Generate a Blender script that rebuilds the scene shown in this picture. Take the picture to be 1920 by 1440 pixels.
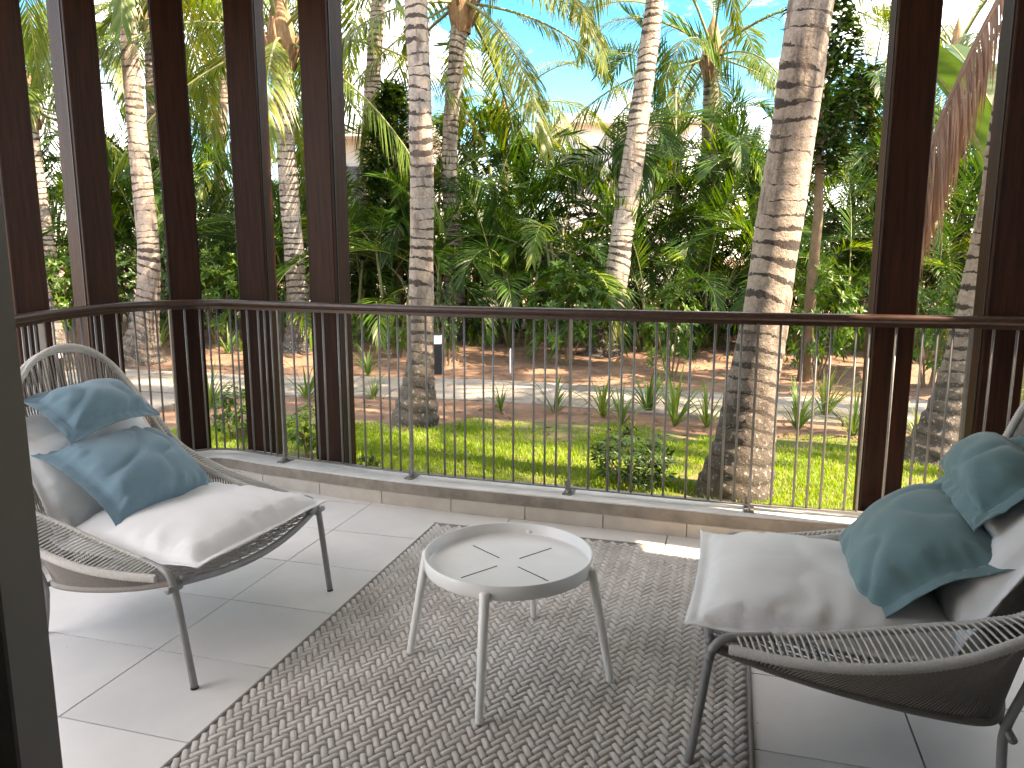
import bpy, math, random
import numpy as np
from mathutils import Vector, Matrix, noise
for o in list(bpy.data.objects): bpy.data.objects.remove(o)
random.seed(7); rng = np.random.default_rng(7)
S = bpy.context.scene; COL = S.collection
R = math.radians
# ------------------------------------------------------------------ camera, sky, sun, exposure
FPX, TILT, CH = 1440., R(9.5), 1.42
cam = bpy.data.cameras.new('camera'); cam.sensor_width = 36; cam.lens = 36*FPX/1920; cam.clip_start = .02; cam.clip_end = 2000
camo = bpy.data.objects.new('camera', cam); COL.objects.link(camo)
camo.location = (0, 0, CH); camo.rotation_euler = (R(90)-TILT, 0, 0); S.camera = camo
SUN_AZ, SUN_EL = R(112), R(49)
sd = Vector((math.sin(SUN_AZ)*math.cos(SUN_EL), math.cos(SUN_AZ)*math.cos(SUN_EL), math.sin(SUN_EL)))
sun = bpy.data.lights.new('sun', 'SUN'); sun.energy = 3.9; sun.angle = R(.55); sun.color = (1, .90, .74)
suno = bpy.data.objects.new('sun', sun); COL.objects.link(suno); suno.rotation_euler = (-sd).to_track_quat('-Z', 'Y').to_euler()
W = bpy.data.worlds.new('World'); S.world = W; W.use_nodes = True
nt = W.node_tree; nt.nodes.clear()
def N(nt, typ, **kw):
    n = nt.nodes.new(typ)
    for k, v in kw.items():
        if k == 'inp':
            for a, b in v.items(): n.inputs[a].default_value = b
        else: setattr(n, k, v)
    return n
sky = N(nt, 'ShaderNodeTexSky', sky_type='NISHITA', sun_disc=False, sun_elevation=SUN_EL, sun_rotation=SUN_AZ, air_density=1.0, dust_density=.3, ozone_density=2.0)
tc = N(nt, 'ShaderNodeTexCoord'); mp = N(nt, 'ShaderNodeMapping', inp={'Scale': (1, 1, 2.3), 'Location': (.25, .1, .0)})
nz = N(nt, 'ShaderNodeTexNoise', inp={'Scale': 2.6, 'Detail': 9, 'Roughness': .58})
rp = N(nt, 'ShaderNodeValToRGB'); rp.color_ramp.elements[0].position = .47; rp.color_ramp.elements[1].position = .62
mx = N(nt, 'ShaderNodeMixRGB'); mx.inputs[2].default_value = (13.5, 14, 15, 1)
hs = N(nt, 'ShaderNodeHueSaturation', inp={'Saturation': 1.5, 'Value': .88, 'Hue': .49})
bg = N(nt, 'ShaderNodeBackground', inp={'Strength': .092}); wo = N(nt, 'ShaderNodeOutputWorld')
L = nt.links.new
L(tc.outputs['Generated'], mp.inputs[0]); L(mp.outputs[0], nz.inputs[0]); L(nz.outputs[0], rp.inputs[0]); L(rp.outputs[0], mx.inputs[0])
L(sky.outputs[0], hs.inputs['Color']); L(hs.outputs[0], mx.inputs[1]); L(mx.outputs[0], bg.inputs[0]); L(bg.outputs[0], wo.inputs[0])
S.view_settings.view_transform = 'Standard'; S.view_settings.look = 'None'; S.view_settings.exposure = 2.82; S.view_settings.use_white_balance = True; S.view_settings.white_balance_temperature = 8000; S.view_settings.white_balance_tint = 17; S.view_settings.gamma = 1
S.render.engine = 'CYCLES'; S.cycles.max_bounces = 5; S.cycles.diffuse_bounces = 3; S.cycles.transmission_bounces = 4

def at(px, py, y=None, z=None):        # photograph pixel -> point at depth y or at height z
    dx = (px-960)/FPX; dv = (720-py)/FPX
    d = Vector((dx, math.cos(TILT)+dv*math.sin(TILT), -math.sin(TILT)+dv*math.cos(TILT)))
    t = (z-CH)/d.z if y is None else y/d.y
    return Vector((d.x*t, d.y*t, CH+d.z*t))

# ------------------------------------------------------------------ materials
MATS = {}
def mat(name, col, rough=.5, col2=None, scale=8., detail=4., bump=0., bscale=60., metal=0., stretch=(1,1,1), spec=.5, p0=.35, p1=.7, sheen=0):
    m = bpy.data.materials.new(name); m.use_nodes = True; t = m.node_tree; b = t.nodes['Principled BSDF']
    b.inputs['Roughness'].default_value = rough; b.inputs['Metallic'].default_value = metal; b.inputs['Specular IOR Level'].default_value = spec
    if sheen: b.inputs['Sheen Weight'].default_value = sheen; b.inputs['Sheen Roughness'].default_value = .5
    b.inputs['Base Color'].default_value = (*col, 1)
    c = N(t, 'ShaderNodeTexCoord'); mpp = N(t, 'ShaderNodeMapping', inp={'Scale': stretch}); t.links.new(c.outputs['Object'], mpp.inputs[0])
    if col2:
        n = N(t, 'ShaderNodeTexNoise', inp={'Scale': scale, 'Detail': detail, 'Roughness': .6}); t.links.new(mpp.outputs[0], n.inputs[0])
        r = N(t, 'ShaderNodeValToRGB'); r.color_ramp.elements[0].position = p0; r.color_ramp.elements[1].position = p1
        r.color_ramp.elements[0].color = (*col, 1); r.color_ramp.elements[1].color = (*col2, 1)
        t.links.new(n.outputs[0], r.inputs[0]); t.links.new(r.outputs[0], b.inputs['Base Color'])
    if bump:
        n2 = N(t, 'ShaderNodeTexNoise', inp={'Scale': bscale, 'Detail': 5, 'Roughness': .65}); t.links.new(mpp.outputs[0], n2.inputs[0])
        bu = N(t, 'ShaderNodeBump', inp={'Strength': bump, 'Distance': .01}); t.links.new(n2.outputs[0], bu.inputs['Height']); t.links.new(bu.outputs[0], b.inputs['Normal'])
    MATS[name] = m; return m
mat('tile', (.62, .60, .58), .36, (.76, .74, .715), 2.6, 9, bump=.05, bscale=55, p0=.25, p1=.75)
def tilevar():
    t = MATS['tile'].node_tree; b = t.nodes['Principled BSDF']; src = b.inputs['Base Color'].links[0].from_socket
    oi = N(t, 'ShaderNodeObjectInfo'); mr = N(t, 'ShaderNodeMapRange', inp={'To Min': .91, 'To Max': 1.05}); hs = N(t, 'ShaderNodeHueSaturation')
    t.links.new(oi.outputs['Random'], mr.inputs[0]); t.links.new(mr.outputs[0], hs.inputs['Value']); t.links.new(src, hs.inputs['Color']); t.links.new(hs.outputs[0], b.inputs['Base Color'])
tilevar()
mat('grout', (.09, .083, .075), .9)
mat('skirt', (.44, .38, .32), .4, (.56, .50, .43), 7, 7)
mat('ledge', (.20, .17, .14), .85, (.33, .28, .23), 9, 8, bump=.35, bscale=90)
mat('ledgetoplit', (.55, .54, .52), .6, (.68, .67, .65), 6, 6, bump=.15, bscale=50)  # lighter copy for the ledge top, sky light put into its colour
mat('wood', (.012, .0038, .0018), .5, (.054, .0165, .0066), 5, 7, bump=.25, bscale=30, stretch=(9, 9, .5), p0=.3, p1=.75, spec=.2)
mat('railwood', (.03, .014, .010), .32, (.065, .03, .021), 6, 5, bump=.1, stretch=(1.5, 12, 12))
mat('iron', (.17, .16, .15), .42, (.22, .21, .195), 20, 3, metal=.35)
mat('boltsteel', (.45, .45, .46), .3, metal=.9)
mat('alu', (.10, .092, .08), .5, (.12, .112, .1), 4, 3)
mat('black', (.008, .008, .009), .5)
mat('plaster', (.78, .77, .75), .8, (.82, .81, .79), 3, 4, bump=.05)
mat('tubegrey', (.22, .215, .21), .42, (.26, .255, .25), 15, 3, metal=.1)
mat('rope', (.58, .55, .51), .75, (.68, .65, .61), 120, 3, bump=.5, bscale=500)
mat('ropeshade', (.22, .195, .175), .75, (.28, .25, .225), 120, 3)  # darker copy of the same rope, shade put into its colour
mat('white_cloth', (.74, .735, .725), .85, (.78, .775, .77), 4, 4, bump=.18, bscale=260, sheen=.2)
mat('blue_cloth', (.135, .245, .31), .9, (.175, .295, .365), 5, 5, bump=.3, bscale=300, sheen=.35)
mat('teal_cloth', (.11, .21, .225), .9, (.145, .255, .27), 5, 5, bump=.3, bscale=300, sheen=.35)
mat('tablewhite', (.73, .73, .71), .34, (.80, .80, .785), 5, 8, bump=.03, bscale=90)
mat('slot', (.03, .03, .03), .8)
mat('rugbase', (.29, .265, .245), .95, (.37, .345, .32), 200, 3, bump=.6, bscale=700)
mat('rubber', (.01, .01, .01), .6)
mat('soil', (.11, .060, .036), .95, (.24, .14, .088), 3.2, 9, bump=.9, bscale=22, p0=.3, p1=.72)
mat('lawnsoil', (.055, .085, .018), .95, (.16, .12, .05), 5, 8, bump=.6, bscale=40)
mat('concrete', (.14, .12, .10), .8, (.29, .26, .225), 1.6, 10, bump=.3, bscale=70)
mat('litter', (.16, .075, .03), .8, (.36, .22, .11), 3, 2)
mat('housewall', (.74, .72, .70), .8, (.78, .77, .75), 2, 4)
mat('houseroof', (.62, .59, .56), .8, (.7, .67, .64), 2, 4)
mat('glass', (.03, .04, .05), .08)
mat('lampwhite', (.8, .8, .8), .4)
mat('domegrey', (.33, .32, .36), .35, metal=.2)
mat('stem', (.11, .14, .045), .6, (.2, .2, .08), 8, 5, stretch=(1, 1, 4))
mat('twig', (.10, .07, .04), .85, (.17, .12, .07), 9, 5)
mat('fibre', (.16, .09, .045), .9, (.33, .22, .12), 9, 6, bump=.8, bscale=25, stretch=(3, 3, .6))

def leafmat(name, cols, trans=.35, rough=.42, tcol=None):
    m = bpy.data.materials.new(name); m.use_nodes = True; t = m.node_tree; b = t.nodes['Principled BSDF']; out = t.nodes['Material Output']
    a = N(t, 'ShaderNodeAttribute', attribute_name='rnd'); oi = N(t, 'ShaderNodeObjectInfo')
    ad = N(t, 'ShaderNodeMath', operation='ADD'); mu = N(t, 'ShaderNodeMath', operation='MULTIPLY'); mu.inputs[1].default_value = .5
    t.links.new(a.outputs['Fac'], ad.inputs[0]); t.links.new(oi.outputs['Random'], ad.inputs[1]); t.links.new(ad.outputs[0], mu.inputs[0])
    r = N(t, 'ShaderNodeValToRGB'); e = r.color_ramp.elements
    while len(e) < len(cols): e.new(.5)
    for i, c in enumerate(cols): e[i].position = c[0]; e[i].color = (*c[1], 1)
    t.links.new(mu.outputs[0], r.inputs[0]); t.links.new(r.outputs[0], b.inputs['Base Color'])
    b.inputs['Roughness'].default_value = rough; b.inputs['Specular IOR Level'].default_value = .28
    tr = N(t, 'ShaderNodeBsdfTranslucent'); hv = N(t, 'ShaderNodeMixRGB', blend_type='MULTIPLY'); hv.inputs[0].default_value = 1
    hv.inputs[2].default_value = (*(tcol or (1.75, 1.6, .5)), 1); t.links.new(r.outputs[0], hv.inputs[1]); t.links.new(hv.outputs[0], tr.inputs[0])
    ms = N(t, 'ShaderNodeMixShader'); ms.inputs[0].default_value = trans
    t.links.new(b.outputs[0], ms.inputs[1]); t.links.new(tr.outputs[0], ms.inputs[2]); t.links.new(ms.outputs[0], out.inputs[0])
    MATS[name] = m; return m
leafmat('areca', [(.0, (.006, .024, .004)), (.42, (.02, .062, .007)), (.75, (.06, .13, .010)), (1, (.22, .24, .015))], .34, .36)  # dark base with a bright ramp end, sun highlights put into the leaf colour
leafmat('coco', [(.0, (.032, .065, .012)), (.5, (.075, .13, .018)), (.85, (.15, .175, .02)), (1, (.27, .21, .03))], .36, .38)
leafmat('drycoco', [(.0, (.11, .065, .045)), (.5, (.19, .115, .08)), (1, (.30, .2, .145))], .2, .7, (1.2, .9, .6))
leafmat('shrub', [(.0, (.018, .055, .008)), (.5, (.045, .105, .011)), (1, (.13, .2, .017))], .3, .34)
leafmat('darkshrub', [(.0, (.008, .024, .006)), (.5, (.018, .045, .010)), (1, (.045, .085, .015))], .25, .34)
leafmat('strap', [(.0, (.06, .12, .03)), (.6, (.11, .19, .045)), (1, (.22, .25, .07))], .3, .4)
leafmat('grass', [(.0, (.055, .14, .008)), (.5, (.14, .25, .012)), (.85, (.24, .31, .02)), (1, (.34, .27, .07))], .42, .5)
leafmat('banana', [(.0, (.025, .06, .018)), (1, (.045, .09, .027))], .3, .4)

def bark():
    m = bpy.data.materials.new('bark'); m.use_nodes = True; t = m.node_tree; b = t.nodes['Principled BSDF']; b.inputs['Roughness'].default_value = .85
    uv = N(t, 'ShaderNodeUVMap'); sp = N(t, 'ShaderNodeSeparateXYZ'); t.links.new(uv.outputs[0], sp.inputs[0])
    tcn = N(t, 'ShaderNodeTexCoord'); oi = N(t, 'ShaderNodeObjectInfo')
    def math2(op, x, y):
        n = N(t, 'ShaderNodeMath', operation=op)
        for i, v in ((0, x), (1, y)):
            if v is None: continue
            if isinstance(v, (int, float)): n.inputs[i].default_value = v
            else: t.links.new(v, n.inputs[i])
        return n.outputs[0]
    n1 = N(t, 'ShaderNodeTexNoise', inp={'Scale': 7, 'Detail': 5, 'Roughness': .6}); t.links.new(tcn.outputs['Object'], n1.inputs[0])
    n2 = N(t, 'ShaderNodeTexNoise', inp={'Scale': 3.4, 'Detail': 3}); t.links.new(tcn.outputs['Object'], n2.inputs[0])
    n3 = N(t, 'ShaderNodeTexNoise', inp={'Scale': 34, 'Detail': 7, 'Roughness': .7}); t.links.new(tcn.outputs['Object'], n3.inputs[0])
    # ring scars: fract(v/spacing + wobble)
    wob = math2('MULTIPLY', math2('SUBTRACT', n1.outputs[0], .5), .85)
    n4 = N(t, 'ShaderNodeTexNoise', inp={'Scale': .9, 'Detail': 2}); t.links.new(tcn.outputs['Object'], n4.inputs[0])
    v = math2('ADD', math2('ADD', math2('MULTIPLY', sp.outputs[1], 10.0), math2('MULTIPLY', n4.outputs[0], 5.0)), wob)
    fr = math2('FRACT', v, None)
    wid = math2('MULTIPLY', math2('SUBTRACT', n2.outputs[0], .36), 1.6)
    wid2 = math2('ADD', wid, math2('MULTIPLY', math2('SUBTRACT', n3.outputs[0], .5), .7))
    ring = math2('LESS_THAN', fr, wid2)
    rp1 = N(t, 'ShaderNodeValToRGB'); rp1.color_ramp.elements[0].position = .3; rp1.color_ramp.elements[1].position = .7
    rp1.color_ramp.elements[0].color = (.20, .165, .135, 1); rp1.color_ramp.elements[1].color = (.50, .455, .405, 1); t.links.new(n3.outputs[0], rp1.inputs[0])
    mixr = N(t, 'ShaderNodeMixRGB'); mixr.inputs[2].default_value = (.03, .022, .018, 1)
    tone = N(t, 'ShaderNodeMixRGB'); tone.inputs[2].default_value = (.27, .2, .15, 1); t.links.new(math2('MULTIPLY', oi.outputs['Random'], .65), tone.inputs[0]); t.links.new(rp1.outputs[0], tone.inputs[1])
    t.links.new(math2('MULTIPLY', ring, .96), mixr.inputs[0]); t.links.new(tone.outputs[0], mixr.inputs[1])
    # weathered stains, streaked down the trunk
    mps = N(t, 'ShaderNodeMapping', inp={'Scale': (9, 9, 2.2)}); t.links.new(tcn.outputs['Object'], mps.inputs[0]); n5 = N(t, 'ShaderNodeTexNoise', inp={'Scale': 1.3, 'Detail': 8, 'Roughness': .72}); t.links.new(mps.outputs[0], n5.inputs[0])
    st = N(t, 'ShaderNodeMapRange', inp={'From Min': .50, 'From Max': .62}); t.links.new(math2('ADD', n5.outputs[0], math2('MULTIPLY', math2('SUBTRACT', n4.outputs[0], .5), .35)), st.inputs[0])
    mixs = N(t, 'ShaderNodeMixRGB'); mixs.inputs[2].default_value = (.10, .075, .058, 1); t.links.new(math2('MULTIPLY', st.outputs[0], .8), mixs.inputs[0]); t.links.new(mixr.outputs[0], mixs.inputs[1]); mixr = mixs
    # dark rough foot of the trunk with pale lichen specks
    foot = N(t, 'ShaderNodeMapRange', inp={'From Min': 1.5, 'From Max': .45}); t.links.new(math2('ADD', sp.outputs[1], math2('MULTIPLY', math2('SUBTRACT', n1.outputs[0], .5), .9)), foot.inputs[0])
    rp2 = N(t, 'ShaderNodeValToRGB'); rp2.color_ramp.elements[0].position = .57; rp2.color_ramp.elements[1].position = .68
    rp2.color_ramp.elements[0].color = (.035, .027, .021, 1); rp2.color_ramp.elements[1].color = (.42, .42, .38, 1); t.links.new(n3.outputs[0], rp2.inputs[0])
    mixf = N(t, 'ShaderNodeMixRGB'); t.links.new(math2('MULTIPLY', foot.outputs[0], .85), mixf.inputs[0]); t.links.new(mixr.outputs[0], mixf.inputs[1]); t.links.new(rp2.outputs[0], mixf.inputs[2])
    t.links.new(mixf.outputs[0], b.inputs['Base Color'])
    bu = N(t, 'ShaderNodeBump', inp={'Strength': .7, 'Distance': .02}); t.links.new(math2('SUBTRACT', n3.outputs[0], math2('MULTIPLY', ring, .5)), bu.inputs['Height']); t.links.new(bu.outputs[0], b.inputs['Normal'])
    MATS['bark'] = m
bark()
def rugyarn():
    m = mat('yarn', (.53, .49, .455), .95, (.74, .70, .66), 5, 12, bump=.6, bscale=420)
    return m
rugyarn()

# ------------------------------------------------------------------ mesh helpers
class MB:
    def __init__(s): s.v = []; s.f = []; s.m = []; s.n = 0; s.r = []
    def add(s, V, F, mi=0, rnd=0.):
        V = [tuple(x) for x in V]; b = s.n; s.v += V; s.n += len(V)
        for f in F: s.f.append(tuple(i+b for i in f)); s.m.append(mi); s.r.append(rnd)
        return s
    def box(s, c, size, rz=0., mi=0, M=None):
        hx, hy, hz = (a/2 for a in size); cs, sn = math.cos(rz), math.sin(rz); V = []
        for x, y, z in ((-hx,-hy,-hz),(hx,-hy,-hz),(hx,hy,-hz),(-hx,hy,-hz),(-hx,-hy,hz),(hx,-hy,hz),(hx,hy,hz),(-hx,hy,hz)):
            p = Vector((x*cs-y*sn, x*sn+y*cs, z))
            if M is not None: p = M @ Vector((x, y, z))
            V.append(p+Vector(c))
        return s.add(V, [(0,3,2,1),(4,5,6,7),(0,1,5,4),(1,2,6,5),(2,3,7,6),(3,0,4,7)], mi)
    def bbox(s, c, size, rz=0., bev=.006, mi=0):        # box with chamfered vertical edges and top
        hx, hy, hz = (a/2 for a in size); cs, sn = math.cos(rz), math.sin(rz); b = bev; V = []
        ring = [(-hx+b,-hy),(hx-b,-hy),(hx,-hy+b),(hx,hy-b),(hx-b,hy),(-hx+b,hy),(-hx,hy-b),(-hx,-hy+b)]
        for z, k in ((-hz, 0), (hz-b, 0), (hz, b)):
            for x, y in ring:
                x2 = x-math.copysign(k, x); y2 = y-math.copysign(k, y); V.append((c[0]+x2*cs-y2*sn, c[1]+x2*sn+y2*cs, c[2]+z))
        F = [tuple(range(7,-1,-1)), tuple(range(16,24))]
        for q in (0, 8):
            for i in range(8): F.append((q+i, q+(i+1)%8, q+8+(i+1)%8, q+8+i))
        return s.add(V, F, mi)
    def tube(s, P, r, n=8, mi=0, cap=True):
        P = [Vector(p) for p in P]; k = len(P); rs = r if hasattr(r, '__len__') else [r]*k
        T = [(P[min(i+1,k-1)]-P[max(i-1,0)]).normalized() for i in range(k)]
        a = Vector((0,0,1)) if abs(T[0].z) < .9 else Vector((1,0,0)); u = T[0].cross(a).normalized(); V = []
        for i in range(k):
            u = (u - T[i]*u.dot(T[i])).normalized(); w = T[i].cross(u)
            for j in range(n):
                t = 2*math.pi*j/n; V.append(P[i]+(u*math.cos(t)+w*math.sin(t))*rs[i])
        F = [(i*n+j, i*n+(j+1)%n, (i+1)*n+(j+1)%n, (i+1)*n+j) for i in range(k-1) for j in range(n)]
        if cap: F += [tuple(range(n-1,-1,-1)), tuple(range((k-1)*n, k*n))]
        return s.add(V, F, mi)
    def mesh(s, name, mats, smooth=False):
        me = bpy.data.meshes.new(name); me.from_pydata(s.v, [], s.f)
        for m in (mats if isinstance(mats, (list, tuple)) else [mats]): me.materials.append(MATS[m])
        me.polygons.foreach_set('material_index', s.m)
        if smooth: me.polygons.foreach_set('use_smooth', [True]*len(s.f))
        if any(s.r):
            a = me.attributes.new('rnd', 'FLOAT', 'FACE'); a.data.foreach_set('value', s.r)
        me.update(); return me
    def build(s, name, mats, parent=None, smooth=False, loc=None):
        return link(name, s.mesh(name, mats, smooth), parent, loc)
def link(name, data, parent=None, loc=None, rz=None, sc=None):
    o = bpy.data.objects.new(name, data); COL.objects.link(o)
    if parent is not None: o.parent = parent
    if loc is not None: o.location = loc
    if rz is not None: o.rotation_euler = (0, 0, rz)
    if sc is not None: o.scale = (sc,)*3 if not hasattr(sc, '__len__') else sc
    return o
def tag(o, label=None, cat=None, group=None, kind=None):
    for k, v in (('label', label), ('category', cat), ('group', group), ('kind', kind)):
        if v: o[k] = v
    return o
def empty(name, loc=(0,0,0), rz=0.):
    o = link(name, None, None, loc, rz); o.empty_display_size = .1; return o
def quadmesh(name, V, F, mats, mi=None, rnd=None, smooth=False):     # V (n,3) array, F (m,4) array
    V = np.asarray(V, 'f4'); F = np.asarray(F, 'i4'); me = bpy.data.meshes.new(name); m, k = F.shape
    me.vertices.add(len(V)); me.vertices.foreach_set('co', V.ravel()); me.loops.add(m*k); me.loops.foreach_set('vertex_index', F.ravel())
    me.polygons.add(m); me.polygons.foreach_set('loop_start', np.arange(0, m*k, k, dtype='i4'))
    for q in (mats if isinstance(mats, (list, tuple)) else [mats]): me.materials.append(MATS[q])
    if mi is not None: me.polygons.foreach_set('material_index', np.asarray(mi, 'i4'))
    if rnd is not None: a = me.attributes.new('rnd', 'FLOAT', 'FACE'); a.data.foreach_set('value', np.asarray(rnd, 'f4'))
    if smooth: me.polygons.foreach_set('use_smooth', np.ones(m, bool))
    me.update(calc_edges=True); return me
def catmull(P, n=12):
    P = [Vector(p) for p in P]; Q = [P[0]*2-P[1]]+P+[P[-1]*2-P[-2]]; out = []
    for i in range(1, len(Q)-2):
        a, b, c, d = Q[i-1:i+3]
        for j in range(n):
            t = j/n; out.append(.5*((2*b)+(c-a)*t+(2*a-5*b+4*c-d)*t*t+(3*b-a-3*c+d)*t**3))
    return out+[P[-1]]
def resample(P, n):
    P = [Vector(p) for p in P]; d = [0]
    for a, b in zip(P, P[1:]): d.append(d[-1]+(b-a).length)
    out = []; j = 0
    for i in range(n):
        t = d[-1]*i/(n-1)
        while j < len(P)-2 and d[j+1] < t: j += 1
        k = (t-d[j])/max(1e-9, d[j+1]-d[j]); out.append(P[j].lerp(P[j+1], min(1, k)))
    return out

# ------------------------------------------------------------------ plan curve of the balcony edge (line of the railing)
EDGE = [(-2.2,1.0),(-2.27,2.2),(-2.32,3.4),(-2.37,4.1),(-2.27,4.66),(-1.9,4.90),(-1.43,4.70),(-.593,4.345),(.315,4.05),(1.22,3.76),(1.82,3.61),(2.3,3.49),(2.62,3.28),(2.76,2.9),(2.78,2.4),(2.78,1.7),(2.78,1.0)]
EC = resample(catmull([(x, y, 0) for x, y in EDGE], 16), 420)
def offset(d):
    out = []
    for i, p in enumerate(EC):
        t = (EC[min(i+1, len(EC)-1)]-EC[max(i-1, 0)]).normalized(); out.append(p+Vector((-t.y, t.x, 0))*d)
    return out
def ribbon(mb, d0, d1, z0, z1, step=3, mi=0):            # solid band between two offsets of the edge
    A = offset(d0)[::step]; B = offset(d1)[::step]; n = len(A); V = []
    for a, b in zip(A, B): V += [(a.x,a.y,z0),(b.x,b.y,z0),(b.x,b.y,z1),(a.x,a.y,z1)]
    F = [(0,1,2,3), tuple(4*(n-1)+i for i in (3,2,1,0))]
    for i in range(n-1):
        p, q = 4*i, 4*i+4
        for k in range(4): F.append((p+k, q+k, q+(k+1)%4, p+(k+1)%4))
    return mb.add(V, F, mi)

# ------------------------------------------------------------------ ground, lawn, path
def gh(x, y):
    r = -.12+.17*max(0, min(1, (y-9.8)/3.5))**1.5
    if y > 4.2 and y < 40: r += .035*noise.noise((x*.7, y*.7, 0))+.014*noise.noise((x*2.6, y*2.6, 3))
    if y < 5.6: r -= .0
    return r
def axis(lo, hi, f0, f1, fine):
    a = list(np.arange(f0, f1+1e-6, fine)); s = fine
    while a[-1] < hi: s *= 1.35; a.append(a[-1]+s)
    s = fine
    while a[0] > lo: s *= 1.35; a.insert(0, a[0]-s)
    return a
xs = axis(-600, 600, -8, 8, .16); ys = axis(-600, 600, 3.0, 16, .16)
V = [(x, y, gh(x, y) if (y > 2.5) else -.25) for y in ys for x in xs]; nx = len(xs)
Fq = [(j*nx+i, j*nx+i+1, (j+1)*nx+i+1, (j+1)*nx+i) for j in range(len(ys)-1) for i in range(nx-1)]
tag(link('ground', quadmesh('ground', V, Fq, 'soil', smooth=True)), kind='structure', label='bare red brown garden soil')
LAWN_FAR = [(-7,6.4),(-4.6,6.3),(-3.3,6.6),(-2.2,7.3),(-1.2,7.0),(-.3,7.15),(.6,6.9),(1.5,6.55),(2.6,6.35),(3.6,6.1),(5,5.9),(8,5.8)]
def lawn_far(x):
    for (a, b), (c, d) in zip(LAWN_FAR, LAWN_FAR[1:]):
        if a <= x <= c: return b+(d-b)*(x-a)/(c-a)+.18*noise.noise((x*1.7, 5, 1))
    return 6
def edge_y(x):
    best = min(EC[60:], key=lambda p: abs(p.x-x)+(0 if p.y > 3 else 9)); return best.y+.1
lx = np.arange(-6.9, 7.0, .14); mb = MB(); V = []; nr = 22
for x in lx:
    y0 = edge_y(x) if x > -2.2 else 2.0; y1 = lawn_far(x)
    for k in range(nr+1):
        y = y0+(y1-y0)*k/nr; V.append((x, y, gh(x, y)+.012))
F = [(i*(nr+1)+k, (i+1)*(nr+1)+k, (i+1)*(nr+1)+k+1, i*(nr+1)+k+1) for i in range(len(lx)-1) for k in range(nr)]
mb.add(V, F); lawn = mb.build('lawn', 'lawnsoil', smooth=True); tag(lawn, kind='structure')
# concrete path of slabs with a branch towards the house
pathc = catmull([(-14,11.0,0),(-9,10.4,0),(-6,9.75,0),(-3.9,9.15,0),(-2.2,8.95,0),(-.4,8.72,0),(1.9,7.85,0),(3.6,7.45,0),(5.6,7.2,0),(9,7.0,0)], 14)
def path_y(x): return min(pathc, key=lambda p: abs(p.x-x)).y
pathroot = empty('path', (0, 9, -.1)); tag(pathroot, kind='structure', label='pale concrete garden path')
def slabs(curve, half, n):
    P = resample(curve, n+1)
    for i in range(n):
        a, b = P[i], P[i+1]; pa = (P[min(i+1,n)]-P[max(i-1,0)]).normalized(); pb = (P[min(i+2,n)]-P[i]).normalized()
        na, nb = Vector((-pa.y,pa.x,0)), Vector((-pb.y,pb.x,0)); g = (b-a).normalized()*.006; mb = MB()
        C = [a+g-na*half, b-g-nb*half, b-g+nb*half, a+g+na*half]
        z = -.085+rng.uniform(-.004,.004); V = []
        for zz, sh in ((-.2, 1), (z-.008, 1), (z, .985)):
            c = sum(C, Vector())/4
            V += [(c.x+(q.x-c.x)*sh, c.y+(q.y-c.y)*sh, zz) for q in C]
        Fs = [(8,9,10,11)]+[(k+q, k+(q+1)%4, k+4+(q+1)%4, k+4+q) for k in (0, 4) for q in range(4)]
        mb.add(V, Fs); o = mb.build('paving_slab', 'concrete'); o.parent = pathroot; o.location = (0, -9, .1)
slabs(pathc, .66, 20)
slabs(catmull([(-3.9,8.42,0),(-4.15,7.5,0),(-4.6,6.3,0),(-5.2,5.2,0)], 8), .55, 3)

# ------------------------------------------------------------------ balcony floor tiles, ledge, ceiling, house wall
UD = Vector((.275, .9614, 0)); VD = Vector((.9614, -.275, 0)); T0 = Vector((-1.296, 2.607, 0)); TU, TV = .43, .848
fl = MB(); inner = offset(-.06)[::3]
poly = [(p.x, p.y) for p in inner]+[(2.7,-4),(-2.2,-4)]
fl.add([(x, y, -.014) for x, y in poly]+[(x, y, -.3) for x, y in poly], [tuple(range(len(poly)-1,-1,-1)), tuple(range(len(poly), 2*len(poly)))]+[(i, (i+1)%len(poly), len(poly)+(i+1)%len(poly), len(poly)+i) for i in range(len(poly))])
floor = fl.build('balcony_floor', 'grout'); tag(floor, kind='structure')
inn2 = [(p.x, p.y) for p in offset(-.118)[::3]]+[(2.66,.9),(-2.2,.9)]
def clip(poly, clipper):        # Sutherland-Hodgman against a convex rectangle
    out = list(poly)
    for i in range(len(clipper)):
        a, b = clipper[i], clipper[(i+1)%len(clipper)]; src = out; out = []
        side = lambda p: (b[0]-a[0])*(p[1]-a[1])-(b[1]-a[1])*(p[0]-a[0])
        for j in range(len(src)):
            p, q = src[j], src[(j+1)%len(src)]; sp_, sq = side(p), side(q)
            if sp_ >= 0: out.append(p)
            if (sp_ >= 0) != (sq >= 0): k = sp_/(sp_-sq); out.append((p[0]+(q[0]-p[0])*k, p[1]+(q[1]-p[1])*k))
        if not out: return []
    return out
inn2r = inn2 if sum(a[0]*b[1]-b[0]*a[1] for a, b in zip(inn2, inn2[1:]+inn2[:1])) > 0 else inn2[::-1]
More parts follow.
